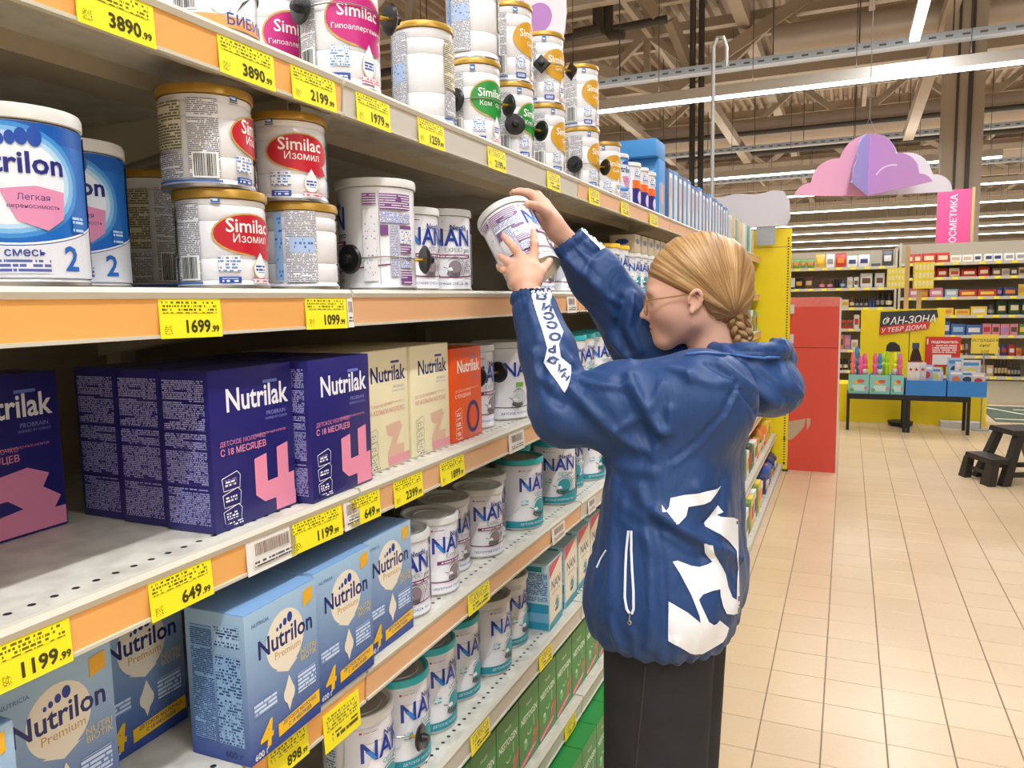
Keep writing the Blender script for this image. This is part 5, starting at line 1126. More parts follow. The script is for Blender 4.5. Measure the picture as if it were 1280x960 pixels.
cloth_patch('sleeve_stripe', [cs([(195, 130), (310, 122), (345, 140), (358, 172), (342, 230), (390, 340), (442, 450), (410, 545), (430, 640), (500, 700), (502, 790), (480, 870), (458, 905), (450, 900), (350, 760), (302, 680), (325, 570), (290, 450), (230, 270)])], WPR)
cf = lambda L_: [(690+x/4.8, 270+y/4.8) for x, y in L_]
cloth_patch('sleeve_stripe', [cf([(172, 25), (190, 40), (250, 75), (330, 140), (335, 185), (290, 205), (275, 185), (175, 85)])], WPR)
INKB = mat('sleeve_lettering', '#1d3a72', .5, var=0)
def letters(seq, conv, name):
    polys = []; b = MB()
    for chx, x, y, rot, sz in seq:
        vs, fs = text2d(chx, sz*.93, .045); cx = sum(v[0] for v in vs)/len(vs); cy = sum(v[1] for v in vs)/len(vs); c_, s_ = math.cos(rot), math.sin(rot); vs = [((vx-cx)*1.45, (vy-cy)*.88) for vx, vy in vs]; cx = cy = 0
        px = [(x+(vx-cx)*c_-(vy-cy)*s_, y-((vx-cx)*s_+(vy-cy)*c_)) for vx, vy in vs]; px = conv(px); pos = []
        for X_, Y_ in px:
            h = BJ.ray_cast(Vector(CP), Vector(ray(X_, Y_)).normalized()); pos.append(None if h[0] is None else np.array(h[0])+np.array(h[1])*.0030)
        if any(p is None for p in pos): continue
        b.add(pos, fs, INKB)
    if b.v: b.build(name, jacket, fix=False)
letters([('Я', 290, 190, 3.0, 95), ('И', 322, 268, 3.0, 85), ('С', 330, 335, 3.0, 85), ('С', 355, 405, 3.0, 85), ('О', 380, 490, 3.1, 88), ('Р', 355, 588, 3.2, 80), ('Я', 372, 672, 2.6, 85), ('А', 425, 735, 2.5, 78), ('Н', 462, 790, 2.5, 70)], cs, 'sleeve_lettering')
letters([('Я', 215, 85, 2.3, 60), ('И', 250, 115, 2.3, 60), ('С', 290, 150, 2.3, 55)], cf, 'sleeve_lettering')
# pocket zip
ZIPW = mat('zip_tape', '#e3e6ea', .5, var=.02); cz = lambda L_: [(735+x/3.43, 560+y/3.43) for x, y in L_]
def cloth_line(name, pts, r, m, parent, off=.002):
    P_ = []
    for (x0, y0), (x1, y1) in zip(pts[:-1], pts[1:]):
        for i in range(6):
            h = BJ.ray_cast(Vector(CP), Vector(ray(x0+(x1-x0)*i/6, y0+(y1-y0)*i/6)).normalized())
            if h[0] is not None: P_.append(np.array(h[0])+np.array(h[1])*off)
    if len(P_) > 2: return MB().tube(P_, r, m, 6).build(name, parent)
zp = cloth_line('pocket_zip', cz([(176, 355), (167, 440), (163, 520), (160, 640), (168, 690), (182, 712)]), .0024, ZIPW, jacket)
if zp:
    cloth_line('zip_tape', cz([(188, 355), (188, 440), (191, 520), (197, 620), (197, 690), (188, 714)]), .0024, ZIPW, zp)
    cloth_line('zip_pull', cz([(182, 712), (178, 738), (172, 750), (181, 758), (187, 748), (180, 738)]), .0013, WIRE, zp)
cloth_line('front_trim', cz([(80, 440), (55, 480), (38, 520)]), .0016, ZIPW, jacket)
cloth_line('hood_seam', [(858, 443), (880, 441), (920, 444), (955, 447), (978, 446)], .0026, mat('seam_piping', '#3f67a8', .45), jacket, .001)

# ---- jeans and shoes
def denim():
    m = mat('black_denim', '#323134', .85, var=.25, scale=14, bump=.15, spec=.2); return m
DEN = denim()
def jeans_sdf(P):
    d = sd_cone(P, HEM+yo*.45+[0, 0, .05], HEM-yo*.45+[0, 0, .05], .115, .115)
    for s in (-1, 1):
        hip = HEM+s*yo*.95+[.0, 0, .0]; kn = np.array([hip[0]-.012, hip[1]*1.0, .47]); an = np.array([hip[0]+.015, hip[1], .03])
        d = smin(d, sd_cone(P, hip, kn, .102, .092), .035); d = smin(d, sd_cone(P, kn, an, .092, .088), .02)
    d = d+.0022*np.sin(P[:, 2]*60+6*np.sin(P[:, 1]*22))*np.sin(P[:, 0]*33+1)*np.clip((.75-P[:, 2])*3, .3, 1)
    return smax(d, -(P[:, 2]-.03), .006)
V_, Q_ = nets(jeans_sdf, (-.52, 1.15, .02), (-.02, 1.85, 1.02), .008)
jn = obj('jeans', mesh_from('jeans', V_, Q_, DEN, 1), person)
bm = bmesh.new(); bm.from_mesh(jn.data); BJ2 = BVHTree.FromBMesh(bm); bm.free()
P_ = []
for i in range(20):
    h = BJ2.ray_cast(Vector(CP), Vector(ray(807-12*i/19, 832+126*i/19)).normalized())
    if h[0] is not None: P_.append(np.array(h[0])+np.array(h[1])*.0004)
if len(P_) > 3: MB().tube(P_, .0016, mat('denim_seam', '#39352f', .8), 6).build('side_seam', jn)
SHOE = mat('shoe_leather', '#d9d7d2', .5, var=.05); SOLE = mat('shoe_sole', '#efeeea', .6)
for s in (-1, 1):
    fx, fy = HEM[0]+.015, HEM[1]+s*.09*.95
    def shoe(P, fx=fx, fy=fy):
        d = smin(sd_ell(P, (fx-.09, fy, .045), (.12, .045, .04)), sd_cone(P, (fx+.01, fy, .05), (fx+.01, fy, .09), .045, .04), .04); return smax(d, -(P[:, 2]-.012), .006)
    V_, Q_ = nets(shoe, (fx-.24, fy-.07, 0), (fx+.09, fy+.07, .15), .006); sh = obj('shoe', mesh_from('shoe', V_, Q_, SHOE, 1), person)
    MB().prism([(fx-.085+.125*math.cos(t), fy+.05*math.sin(t)) for t in np.linspace(0, 2*PI, 24, endpoint=False)], SOLE, 2, .0002, .02).build('sole', sh)

# ---- the can in the hands
top = at(628, 266, 1.655); bot = at(669, 345, 1.605); ax_ = Vector(top-bot).normalized(); mid = (top+bot)/2
zc = np.array(ax_); cam_dir = (CP-mid); cam_dir /= np.linalg.norm(cam_dir); xc = cam_dir-zc*(cam_dir@zc); xc /= np.linalg.norm(xc); yc = np.cross(zc, xc)
P['nan_h'] = nan_can(.0605, .158, LIDW, 'e', extra=True)
th_ = 1.38; xr = xc*math.cos(th_)+yc*math.sin(th_); yr = np.cross(zc, xr); base = mid-zc*.079
t = P['nan_h'].put('formula_can', 'tilted white can held between two hands', 'can', (0, 0, 0))
t.matrix_world = Matrix(((xr[0], yr[0], zc[0], base[0]), (xr[1], yr[1], zc[1], base[1]), (xr[2], yr[2], zc[2], base[2]), (0, 0, 0, 1)))
# ================================================================== beyond the shelf
CLR = {'red': '#c8372f', 'cream': '#ead9b4', 'gold': '#dca73c', 'white': '#e8e6e2', 'dark grey': '#4c4f55', 'green': '#5f8a3c', 'dark green': '#33502e', 'orange': '#e8893a', 'brown': '#6d4630', 'black': '#26211f', 'blue': '#3f68b8', 'light blue': '#9cc0dd', 'navy': '#3a4270', 'pink': '#e88fa6', 'purple': '#b48cc8', 'yellow': '#f0cf4a', 'grey': '#9a9a9c', 'beige': '#cdb48c', 'teal': '#6fb8bb'}
def cm(c): return mat('pack_'+c.replace(' ', '_'), CLR[c], .42, var=.08, scale=18)
_pm = {}
def pack_mesh(kind, W, D, H, c):
    k = (kind, round(W, 3), round(D, 3), round(H, 3), c)
    if k in _pm: return _pm[k]
    b = MB(); m = cm(c)
    if kind == 'box': b.box((-W/2, -D/2, 0), (W/2, D/2, H), m, .002)
    elif kind == 'bag':
        V = []; n = 12
        for z, sx, sy in ((0, .9, .75), (.12, 1, 1), (.55, 1, .95), (.85, .97, .5), (.93, .96, .10), (1, 1, .06)):
            for i in range(n):
                a = 2*PI*i/n; q = lambda v: math.copysign(abs(v)**.55, v); V.append((q(math.cos(a))*W/2*sx, q(math.sin(a))*D/2*sy, z*H))
        F = [(r*n+i, r*n+(i+1) % n, r*n+n+(i+1) % n, r*n+n+i) for r in range(5) for i in range(n)]+[tuple(range(n-1, -1, -1)), tuple(5*n+i for i in range(n))]
        b.add(V, F, m, smooth=True)
    elif kind == 'jar': b.lathe([(W*.46, 0), (W*.5, H*.04), (W*.5, H*.68), (W*.4, H*.76), (W*.4, H*.8), (W*.44, H*.8), (W*.44, H)], m, 14)
    else: b.lathe([(W*.44, 0), (W*.48, H*.03), (W*.48, H*.55), (W*.2, H*.75), (W*.17, H*.95), (W*.2, H*.95), (W*.2, H)], m, 12)
    _pm[k] = b.mesh('packaging'); return _pm[k]
def pack(kind, label, x, y, z, W, H, c, c2, group, D=.12, rz=0):
    t = thing({'box': 'grocery_box', 'bag': 'grocery_bag', 'jar': 'grocery_jar', 'bottle': 'dark_bottle'}[kind], label, {'box': 'box', 'bag': 'bag', 'jar': 'jar', 'bottle': 'bottle'}[kind], (x, y, z+.0008), rz, group)
    obj('packaging', pack_mesh(kind, W, D if kind in ('box', 'bag') else W, H, c), t)
    if c2:
        b = MB()
        if kind == 'box': b.box((-W*.36, -D/2-.0015, H*.28), (W*.36, -D/2-.0002, H*.72), cm(c2))
        elif kind == 'bag': b.box((-W*.32, -D/2-.003, H*.3), (W*.32, -D*.46, H*.66), cm(c2), .002)
        else: b.lathe([(W*.505, H*.18), (W*.505, H*.5)], cm(c2), 14, cap=False)
        b.build('label_panel', t)
    return t
FY = 12.4
SHF = mat('far_shelf_enamel', '#c9c2b2', .5, var=.04); FBK = mat('far_back_panel', '#a89e8c', .6, var=.04)
def far_unit(label, xa, xb, ys, xref, top, base):
    zs = [onY(xref, y, FY)[2] for y in ys]
    t = thing('shelving_unit', label, 'shelf', (0, FY, 0), 0, 'far shelving units')
    MB().box((xa, .5, .06), (xb, .53, top), FBK).build('back_panel', t)
    for x in (xa, xb-.03): MB().box((x, .02, 0), (x+.03, .53, top), SHF).build('upright', t)
    MB().box((xa, .05, 0), (xb, .5, base), SHF).build('plinth', t)
    for z in zs:
        s = MB().box((xa+.03, 0, z-.03), (xb-.03, .5, z), SHF).build('shelf', t)
        r = MB(); r.box((xa+.03, -.012, z-.04), (xb-.03, 0, z+.003), SHF)
        x = xa+.1
        while x < xb-.15: r.box((x, -.0135, z-.034), (x+.07, -.012, z-.002), TAGY); x += .19+.13*((int(x*97) % 3) == 0)
        r.build('price_rail', s)
    return zs
zL = far_unit('far shelving unit left of the promotional stand', -1.35, .64, (334, 360, 384.5, 411, 437, 463), 1060, 2.22, .25)
zR = far_unit('far shelving unit behind the promotional stand at right', .66, 3.4, (327.5, 346, 371, 394, 419, 444.5, 470), 1200, 2.28, .33)
def row(z, spec, conv, unit, shelf, dy=.11):
    n = 0
    for kind, x0, x1, h, c, c2 in spec:
        a = onY(conv(x0), 380, FY+.1)[0]; b_ = onY(conv(x1), 380, FY+.1)[0]; W = (b_-a)*.97; H = h/6.4*10.9/960
        pack(kind, '%s %s on the %s shelf of the far %s unit, %s from the left' % (c, kind, shelf, unit, ORD[n]), (a+b_)/2, FY+dy, z, W, H, c, c2, 'goods on the far %s unit' % unit, min(.16, max(.05, W*.8)))
        n += 1
l4 = lambda x: 985+x/6.4
r5 = lambda x: 1130+x/6.4
r7 = lambda x: 1140+x/6.4
B_, G_, J_, O_ = 'box', 'bag', 'jar', 'bottle'
row(zL[0], [(G_, -90, -40, 95, 'red', 'cream'), (G_, -35, 25, 90, 'green', 'orange'), (G_, 30, 86, 85, 'green', 'orange'), (G_, 90, 138, 82, 'green', 'orange'), (G_, 142, 205, 82, 'green', 'orange'), (G_, 212, 290, 120, 'gold', 'yellow'), (G_, 294, 365, 115, 'white', 'grey'), (G_, 370, 456, 118, 'red', 'orange'), (G_, 460, 548, 95, 'white', 'navy'), (G_, 550, 645, 100, 'white', 'navy'), (B_, 655, 730, 25, 'dark grey', None), (G_, 738, 830, 130, 'dark grey', 'white')], l4, 'left', 'top')
row(zL[1], [(G_, -80, -20, 90, 'brown', 'gold'), (G_, -15, 45, 90, 'black', 'gold'), (G_, 50, 122, 95, 'black', 'gold'), (G_, 126, 200, 100, 'brown', 'beige'), (J_, 240, 292, 72, 'brown', 'pink'), (J_, 305, 356, 72, 'brown', 'pink'), (J_, 365, 405, 75, 'black', None), (J_, 410, 456, 75, 'dark grey', 'light blue'), (G_, 465, 514, 90, 'white', 'beige'), (G_, 518, 562, 90, 'white', 'brown'), (G_, 568, 672, 118, 'white', 'brown'), (G_, 685, 768, 118, 'white', 'brown')], l4, 'left', 'second')
row(zL[2], [(B_, 430, 486, 65, 'cream', 'gold'), (J_, 490, 530, 85, 'brown', 'cream'), (J_, 535, 566, 72, 'black', 'grey'), (J_, 571, 602, 72, 'black', 'grey'), (J_, 607, 641, 72, 'black', 'grey'), (J_, 645, 670, 62, 'navy', 'blue'), (J_, 673, 698, 62, 'navy', 'blue'), (J_, 702, 734, 110, 'black', 'grey'), (J_, 738, 772, 110, 'black', 'grey'), (J_, 778, 836, 105, 'black', 'cream')], l4, 'left', 'third')
row(zL[3], [(B_, 420, 470, 70, 'red', 'brown'), (B_, 474, 525, 70, 'red', 'brown'), (B_, 530, 576, 115, 'white', 'red'), (G_, 580, 672, 150, 'dark green', 'green')], l4, 'left', 'fourth')
row(zL[4], [(B_, 408, 456, 120, 'orange', 'brown'), (B_, 460, 510, 120, 'purple', 'pink'), (B_, 515, 570, 80, 'white', 'beige')], l4, 'left', 'fifth')
row(zL[5], [(J_, 408, 450, 90, 'black', 'cream'), (J_, 455, 495, 90, 'black', 'cream'), (J_, 500, 540, 80, 'dark grey', None)], l4, 'left', 'sixth')
row(zR[0], [(B_, 5, 60, 75, 'red', 'cream'), (B_, 65, 124, 75, 'red', 'cream'), (B_, 130, 236, 78, 'red', 'cream'), (B_, 240, 345, 78, 'red', 'cream'), (B_, 350, 440, 55, 'white', 'beige'), (B_, 445, 530, 55, 'white', 'beige'), (B_, 540, 602, 58, 'white', 'navy'), (B_, 625, 690, 58, 'white', 'navy'), (B_, 693, 765, 58, 'white', 'navy'), (B_, 780, 860, 58, 'white', 'grey'), (B_, 870, 955, 58, 'white', 'grey')], r5, 'right', 'top')
row(zR[1], [(G_, 60, 165, 70, 'red', 'cream'), (G_, 170, 246, 68, 'red', 'cream'), (G_, 250, 340, 70, 'red', 'cream'), (G_, 345, 436, 70, 'cream', 'red'), (G_, 440, 572, 62, 'red', 'cream'), (G_, 576, 672, 75, 'red', 'cream'), (B_, 690, 760, 60, 'brown', 'cream'), (B_, 765, 830, 55, 'beige', 'grey'), (B_, 836, 892, 60, 'brown', 'white'), (B_, 900, 960, 62, 'beige', 'brown')], r5, 'right', 'second')
row(zR[2], [(G_, 35, 112, 75, 'pink', 'white'), (G_, 120, 190, 60, 'orange', 'gold'), (G_, 195, 312, 75, 'pink', 'white'), (B_, 320, 425, 60, 'light blue', 'white'), (B_, 430, 576, 52, 'red', 'yellow'), (B_, 580, 730, 52, 'red', 'yellow'), (B_, 735, 780, 65, 'navy', 'purple'), (B_, 785, 892, 65, 'navy', 'orange'), (B_, 905, 960, 90, 'yellow', 'gold')], r5, 'right', 'third')
row(zR[3], [(B_, 265, 396, 58, 'yellow', 'orange'), (B_, 404, 526, 46, 'yellow', 'orange'), (B_, 530, 662, 66, 'yellow', 'white'), (J_, 666, 728, 80, 'dark grey', 'grey'), (G_, 735, 826, 105, 'dark green', 'cream'), (G_, 830, 932, 112, 'dark green', 'cream'), (G_, 936, 1000, 112, 'dark green', 'cream')], r5, 'right', 'fourth')
row(zR[4], [(B_, 318, 376, 110, 'blue', 'white'), (B_, 380, 496, 88, 'blue', 'light blue'), (B_, 500, 630, 80, 'blue', 'white'), (B_, 635, 706, 88, 'pink', 'red'), (B_, 710, 776, 86, 'pink', 'brown'), (B_, 780, 851, 86, 'pink', 'purple'), (B_, 855, 921, 86, 'pink', 'brown'), (B_, 928, 985, 86, 'green', 'yellow')], r5, 'right', 'fifth')
row(zR[5], [(J_, 380, 434, 85, 'yellow', 'brown'), (J_, 438, 468, 90, 'purple', 'brown'), (G_, 680, 722, 65, 'white', 'red'), (G_, 726, 782, 90, 'navy', 'red'), (G_, 786, 846, 85, 'red', 'white'), (G_, 850, 900, 60, 'orange', 'red')], r7, 'right', 'sixth')
row(zR[6], [(B_, 556, 611, 85, 'beige', 'grey'), (B_, 616, 676, 85, 'beige', 'white')]+[(O_, 685+27*i, 710+27*i, 130 if i < 4 else 100, 'black', 'beige' if i < 5 else 'grey') for i in range(8)], r7, 'right', 'lowest')
# ---- promotional stand
SY = 10.3
def X_(px, Y): return onY(px, 450, Y)[0]
def Z_(px, py, Y): return onY(px, py, Y)[2]
st = thing('promotion_stand', 'yellow promotional stand behind the low black table', 'stand', (0, SY, 0))
MB().box((X_(1046, SY), 0, 0), (X_(1236, SY), .5, .46), YEL).build('base', st)
xl, xm, xr_ = X_(1075, SY), X_(1136, SY), X_(1180, SY); zt = Z_(1120, 387, SY)
MB().box((xl, .05, .46), (xm-.004, .30, zt), YEL).build('back_board', st); MB().box((xm+.004, .05, .46), (xr_, .30, zt), YEL).build('back_board', st)
pr = Print(); f = Face(pr, lambda u, v, h: (u, .05-h, v))
P4 = lambda L_: [(X_(x, SY), Z_(x, y, SY)) for x, y in L_]
f.poly(P4([(1107, 440), (1126, 440), (1124, 432), (1118, 428), (1112, 428), (1108, 432)]), '#2a2a2c'); f.poly(P4([(1137, 460), (1153, 460), (1152, 447), (1148, 436), (1141, 436), (1138, 447)]), '#3a1a1c'); f.poly(P4([(1140, 436), (1149, 436), (1149, 429), (1140, 429)]), '#3a4a7a'); f.poly(P4([(1136, 460), (1154, 460), (1154, 451), (1136, 451)]), '#8a2a2a')
pr.mb.build('board_print', st, fix=False)
sg = thing('fan_zone_sign', 'slanted dark and red sign on the yellow stand', 'sign', (0, SY+.0295, 0))
q = [(X_(x, SY), Z_(x, y, SY)) for x, y in ((1098, 419), (1099, 390), (1169, 387), (1171, 396), (1162, 399), (1159, 411))]
MB().prism(q, mat('sign_charcoal', '#33383f', .5), 1, 0, .02).build('board', sg)
qr = [(X_(x, SY), Z_(x, y, SY)) for x, y in ((1098, 419), (1098.5, 409), (1161, 401), (1159, 411))]
MB().prism(qr, mat('sign_red', '#d3403c', .5), 1, -.004, 0).build('red_band', sg)
pr = Print(); f = Face(pr, lambda u, v, h: (u, -.001-h, v)); f.text('ФАН-ЗОНА', X_(1134, SY), Z_(1134, 404.5, SY), .122, '#f4f4f0', .012, .25, rot=.06, squeeze=.88); pr.mb.build('lettering', sg, fix=False)
pr = Print(); f = Face(pr, lambda u, v, h: (u, -.005-h, v)); f.text('У ТЕБЯ ДОМА', X_(1128, SY), Z_(1128, 413.5, SY), .072, '#f8ecea', .012, .25, rot=.11, squeeze=.98); pr.mb.build('lettering', sg, fix=False)
# red poster (its square code left out)
po = thing('poster', 'red notice with white lettering at the right of the yellow stand', 'poster', (0, SY+.004, 0))
xa, xb, za, zb = X_(1156, SY), X_(1200, SY), Z_(1176, 458, SY), Z_(1176, 421, SY)
MB().box((xa, 0, za), (xb, .012, zb), mat('poster_red', '#d8352f', .5)).build('board', po)
pr = Print(); f = Face(pr, lambda u, v, h: (u, -.0005-h, v)); W = xb-xa
f.text('1', xa+W*.06, zb-.085, .085, '#ffffff', .03); f.text('ПОДПИШИТЕСЬ', xa+W*.55, zb-.075, .034, '#ffffff', .03); f.rect(xa+W*.2, zb-.19, xa+W*.9, zb-.095, fine('#f6d8d4', '#d8352f', .026, .6)); f.rect(xa+W*.22, za+.02, xa+W*.75, zb-.21, '#ece8e4'); pr.mb.build('lettering', po, fix=False)
MB().box((xa+W*.62, .012, .46), (xa+W*.75, .03, zb-.1), YEL).build('support', po)
# sale card on a thin stand
sc = thing('sale_card', 'yellow handwritten sale card on a thin post beside the stand', 'sign', (0, 10.05, 0))
xa, xb, za, zb = X_(1213, 10.05), X_(1247, 10.05), Z_(1230, 442, 10.05), Z_(1230, 418, 10.05)
MB().box((xa, 0, za), (xb, .006, zb), mat('card_yellow', '#ecd24a', .6)).build('card', sc); MB().tube([((xa+xb)/2, .012, .0), ((xa+xb)/2, .012, zb-.05)], .008, GALV, 8).build('post', sc); MB().lathe([(.1, 0), (.1, .008), (.02, .012)], GALV, 16, c=((xa+xb)/2, .012, 0)).build('foot', sc)
pr = Print(); f = Face(pr, lambda u, v, h: (u, -.0005-h, v)); f.text('Распродажа', (xa+xb)/2, zb-.08, .055, '#55501a', 0, .3); f.text('книг', (xa+xb)/2, zb-.14, .05, '#55501a', 0, .3); f.text('100', (xa+xb)/2, zb-.215, .055, '#55501a', 0, .2); pr.mb.build('lettering', sc, fix=False)
# yellow dispensers on posts above the stand
WOODM = mat('pale_wood', '#c9a878', .6, var=.1, scale=10)
for i, (x0, x1, y0, y1, px) in enumerate(((1106, 1128, 334, 360, 1131), (1139, 1164, 328, 361, 1147))):
    t = thing('dispenser_box', 'yellow box with a grid front on a post, %s of the two' % ('left', 'right')[i], 'box', (0, SY+.08, 0), 0, 'grid boxes above the stand')
    xa, xb, za, zb = X_(x0, SY), X_(x1, SY), Z_(1135, y1, SY), Z_(1135, y0, SY)
    MB().box((xa, 0, za), (xb, .16, zb), YEL).build('case', t); b = MB(); W = (xb-xa)
    for r in range(3):
        for c in range(5): b.box((xa+W*(.06+c*.19), -.004, za+(zb-za)*(.08+r*.31)), (xa+W*(.17+c*.19), -.0005, za+(zb-za)*(.3+r*.31)), mat('pale_plastic', '#e8e0c0', .5))
    tag(b.build('cells', t), kind='stuff')
    xp = X_(px, SY); MB().box((xp-.025, .05, zt), (xp+.025, .09, zb+.25*(i == 0)), WOODM).build('post', t)
# low table
TYf, TYb = 9.62, 9.98; ztab = Z_(1130, 494, 9.62); xa, xb = X_(1060, TYf), X_(1216, TYf)
BLKM = mat('black_metal', '#232325', .45, .3, var=.1)
t = thing('low_table', 'low black metal table in front of the yellow stand', 'table', (0, 0, 0)); MB().box((xa, TYf, ztab-.035), (xb, TYb, ztab), BLKM).build('tabletop', t)
lg = MB().box((-.016, -.016, 0), (.016, .016, ztab-.035), BLKM).mesh('leg')
for x in (xa+.016, (xa+xb)/2-.02, (xa+xb)/2+.02, xb-.016):
    for y in (TYf+.016, TYb-.016): obj('leg', lg, t, (x, y, 0))
MB().box((xa, TYf+.005, ztab-.06), (xb, TYf+.02, ztab-.036), BLKM).build('apron', t)
# open display cartons with toys
TEALC = mat('carton_mint', '#83c8c2', .5, var=.05)
def tray_box(label, x0, x1, y0, y1, z0, h, m, deco=None, grp=None):
    t = thing('display_box', label, 'box', ((x0+x1)/2, (y0+y1)/2, z0+.0008), 0, grp); W = x1-x0; D = y1-y0
    b = MB(); b.box((-W/2, -D/2, 0), (W/2, D/2, .005), m); b.box((-W/2, -D/2, .005), (W/2, -D/2+.005, h), m); b.box((-W/2, D/2-.005, .005), (W/2, D/2, h), m); b.box((-W/2, -D/2+.005, .005), (-W/2+.005, D/2-.005, h), m); b.box((W/2-.005, -D/2+.005, .005), (W/2, D/2-.005, h), m); b.build('carton', t)
    if deco: pr = Print(); deco(Face(pr, lambda u, v, hh: (u, -D/2-hh, v)), W, h); pr.mb.build('label_print', t, fix=False)
    return t
def toydeco(f, W, h): f.ell(-W*.05, h*.62, W*.22, h*.12, '#e8b04a', 14); f.ell(W*.1, h*.66, W*.18, h*.10, '#c85a5a', 14); f.rect(-W*.3, h*.15, W*.3, h*.45, '#bfe0dc'); f.ell(-W*.32, h*.2, W*.1, h*.1, '#6aa85a', 12); f.ell(W*.36, h*.3, W*.08, h*.09, '#d8789a', 12)
cuts = (1061, 1087.5, 1114.5, 1131.5); hb = Z_(1090, 469, TYf)-ztab
for i in range(3): tray_box('mint green display box of toys on the low table, %s from the left' % ORD[i], X_(cuts[i], TYf)+.004, X_(cuts[i+1], TYf)-.004, TYf+.03, TYb-.06, ztab, hb, TEALC, toydeco, 'mint display boxes')
tc = {'pink': '#f0669c', 'blue': '#3f9ad0', 'lime green': '#9fe02c', 'yellow': '#e8ee3a', 'green': '#5fd03a', 'orange pink': '#f0806a', 'teal': '#3fb0b0'}
for i, (px, py, c) in enumerate(((1062, 440, 'orange pink'), (1067, 443, 'pink'), (1071, 434, 'blue'), (1076, 444, 'pink'), (1081, 442, 'pink'), (1086, 446, 'orange pink'), (1094, 441, 'pink'), (1100, 442, 'blue'), (1105.5, 440, 'yellow'), (1111.5, 439, 'lime green'), (1117, 441, 'yellow'), (1122, 443, 'teal'), (1127.5, 442, 'pink'))):
    m = mat('toy_'+c.replace(' ', '_'), tc[c], .35, var=.03); k = i % 2; x = X_(px, TYf+.1); z1 = Z_(px, py, TYf+.1); y = TYf+.075+.07*(i % 3); z0 = ztab+.0075; bi_ = 0 if px < 1087.5 else (1 if px < 1114.5 else 2); x = min(max(x, X_(cuts[bi_], TYf)+.045), X_(cuts[bi_+1], TYf)-.045)
    t = thing('bubble_wand', '%s bubble wand in the display boxes, %s from the left' % (c, ORD[i]), 'toy', (x, y, z0), 0, 'bubble wands in the mint boxes'); H = z1-z0
    MB().lathe([(.02, 0), (.022, .01), (.022, H*.62), (.03, H*.66), (.03, H*.7), (.018, H*.74)], m, 12).build('tube', t); MB().lathe([(.018, H*.74), (.026, H*.8), (.024, H*.88), (.012, H)], m, 12).build('grip', t)
    if i % 3 == 1: MB().lathe([(.024, H*.45), (.034, H*.5), (.034, H*.56), (.024, H*.6)], mat('toy_clear_badge', '#d8d8d4', .3), 12).build('badge', t)
BLUEC = mat('carton_bright_blue', '#2f7fcc', .5, var=.04); hb2 = Z_(1160, 476, TYf)-ztab
xsb = [X_(1133.5, TYf), X_(1184.5, TYf), X_(1186, TYf), X_(1236, TYf)]
for i in range(2): tray_box('bright blue open box of packets, %s one' % ('left', 'right')[i], xsb[2*i], xsb[2*i+1]-.002, TYf+.002, TYb-.02, ztab, hb2, BLUEC, None, 'blue boxes on the low table')
PKM = [mat('packet_film_'+n, c, .25, var=.2, scale=25, coat=.4) for n, c in (('white', '#d8d4d0'), ('pale', '#c9c4c8'), ('blue', '#9cb8d8'))]
for i, (px, w_, py, dd, lean) in enumerate(((1141, 13, 453, .05, .12), (1150, 14, 453, .09, .2), (1159, 14, 456, .13, .3), (1169, 14, 459, .17, .4), (1176, 12, 464, .21, .45), (1192, 17, 447, .24, .1), (1203, 15, 452, .2, .15), (1214, 20, 450, .16, .1), (1196, 14, 463, .06, .3), (1210, 16, 464, .1, .25), (1225, 14, 466, .07, .2))):
    y = TYf+dd; x = X_(px, y); W = w_/960*9.0; z0 = ztab+.0075; lo_, hi_ = (xsb[0], xsb[1]) if px < 1185 else (xsb[2], xsb[3]); x = min(max(x, lo_+.012+W/2), hi_-.014-W/2); H = Z_(px, py, y)-z0
    t = thing('toy_packet', 'clear toy packet standing in the blue boxes, %s from the left' % ORD[i], 'packet', (x, y, z0), 0, 'toy packets in the blue boxes')
    MB().box((-W/2, -.008, 0), (W/2, .008, H), PKM[i % 3], .003).build('film', t); b = MB()
    pr = Print(); f = Face(pr, lambda u, v, hh: (u, -.0085-hh, v))
    if i in (0, 1):
        for cx in (-W*.22, W*.24): f.poly([(cx+W*.2*(1 if k % 2 == 0 else .42)*math.sin(k*PI/5), H*.78+W*.2*(1 if k % 2 == 0 else .42)*math.cos(k*PI/5)) for k in range(10)], '#c82a2a')
    else: f.ell(0, H*.66, W*.3, H*.12, ('#d87a4a', '#3a4a5a', '#c83a3a', '#d8d060')[i % 4], 14); f.rect(-W*.4, H*.84, W*.4, H*.93, ('#e8e4dc', '#4a8ac8')[i % 2])
    pr.mb.build('picture', t, fix=False)
# white panel on the floor, black pan under the table
MB_ = MB().box((X_(1178, 10.2), 10.12, 0), (X_(1228, 10.2), 10.26, .07), mat('white_board', '#dcdad8', .5)); tag(MB_.build('floor_board'), 'white board lying on the floor under the low table', 'board')
tag(MB().lathe([(.10, 0), (.13, .01), (.14, .05), (.12, .055)], BLKM, 20, c=(X_(1130, 9.9), 10.14, 0)).build('black_basin'), 'round black basin on the floor under the low table', 'basin')
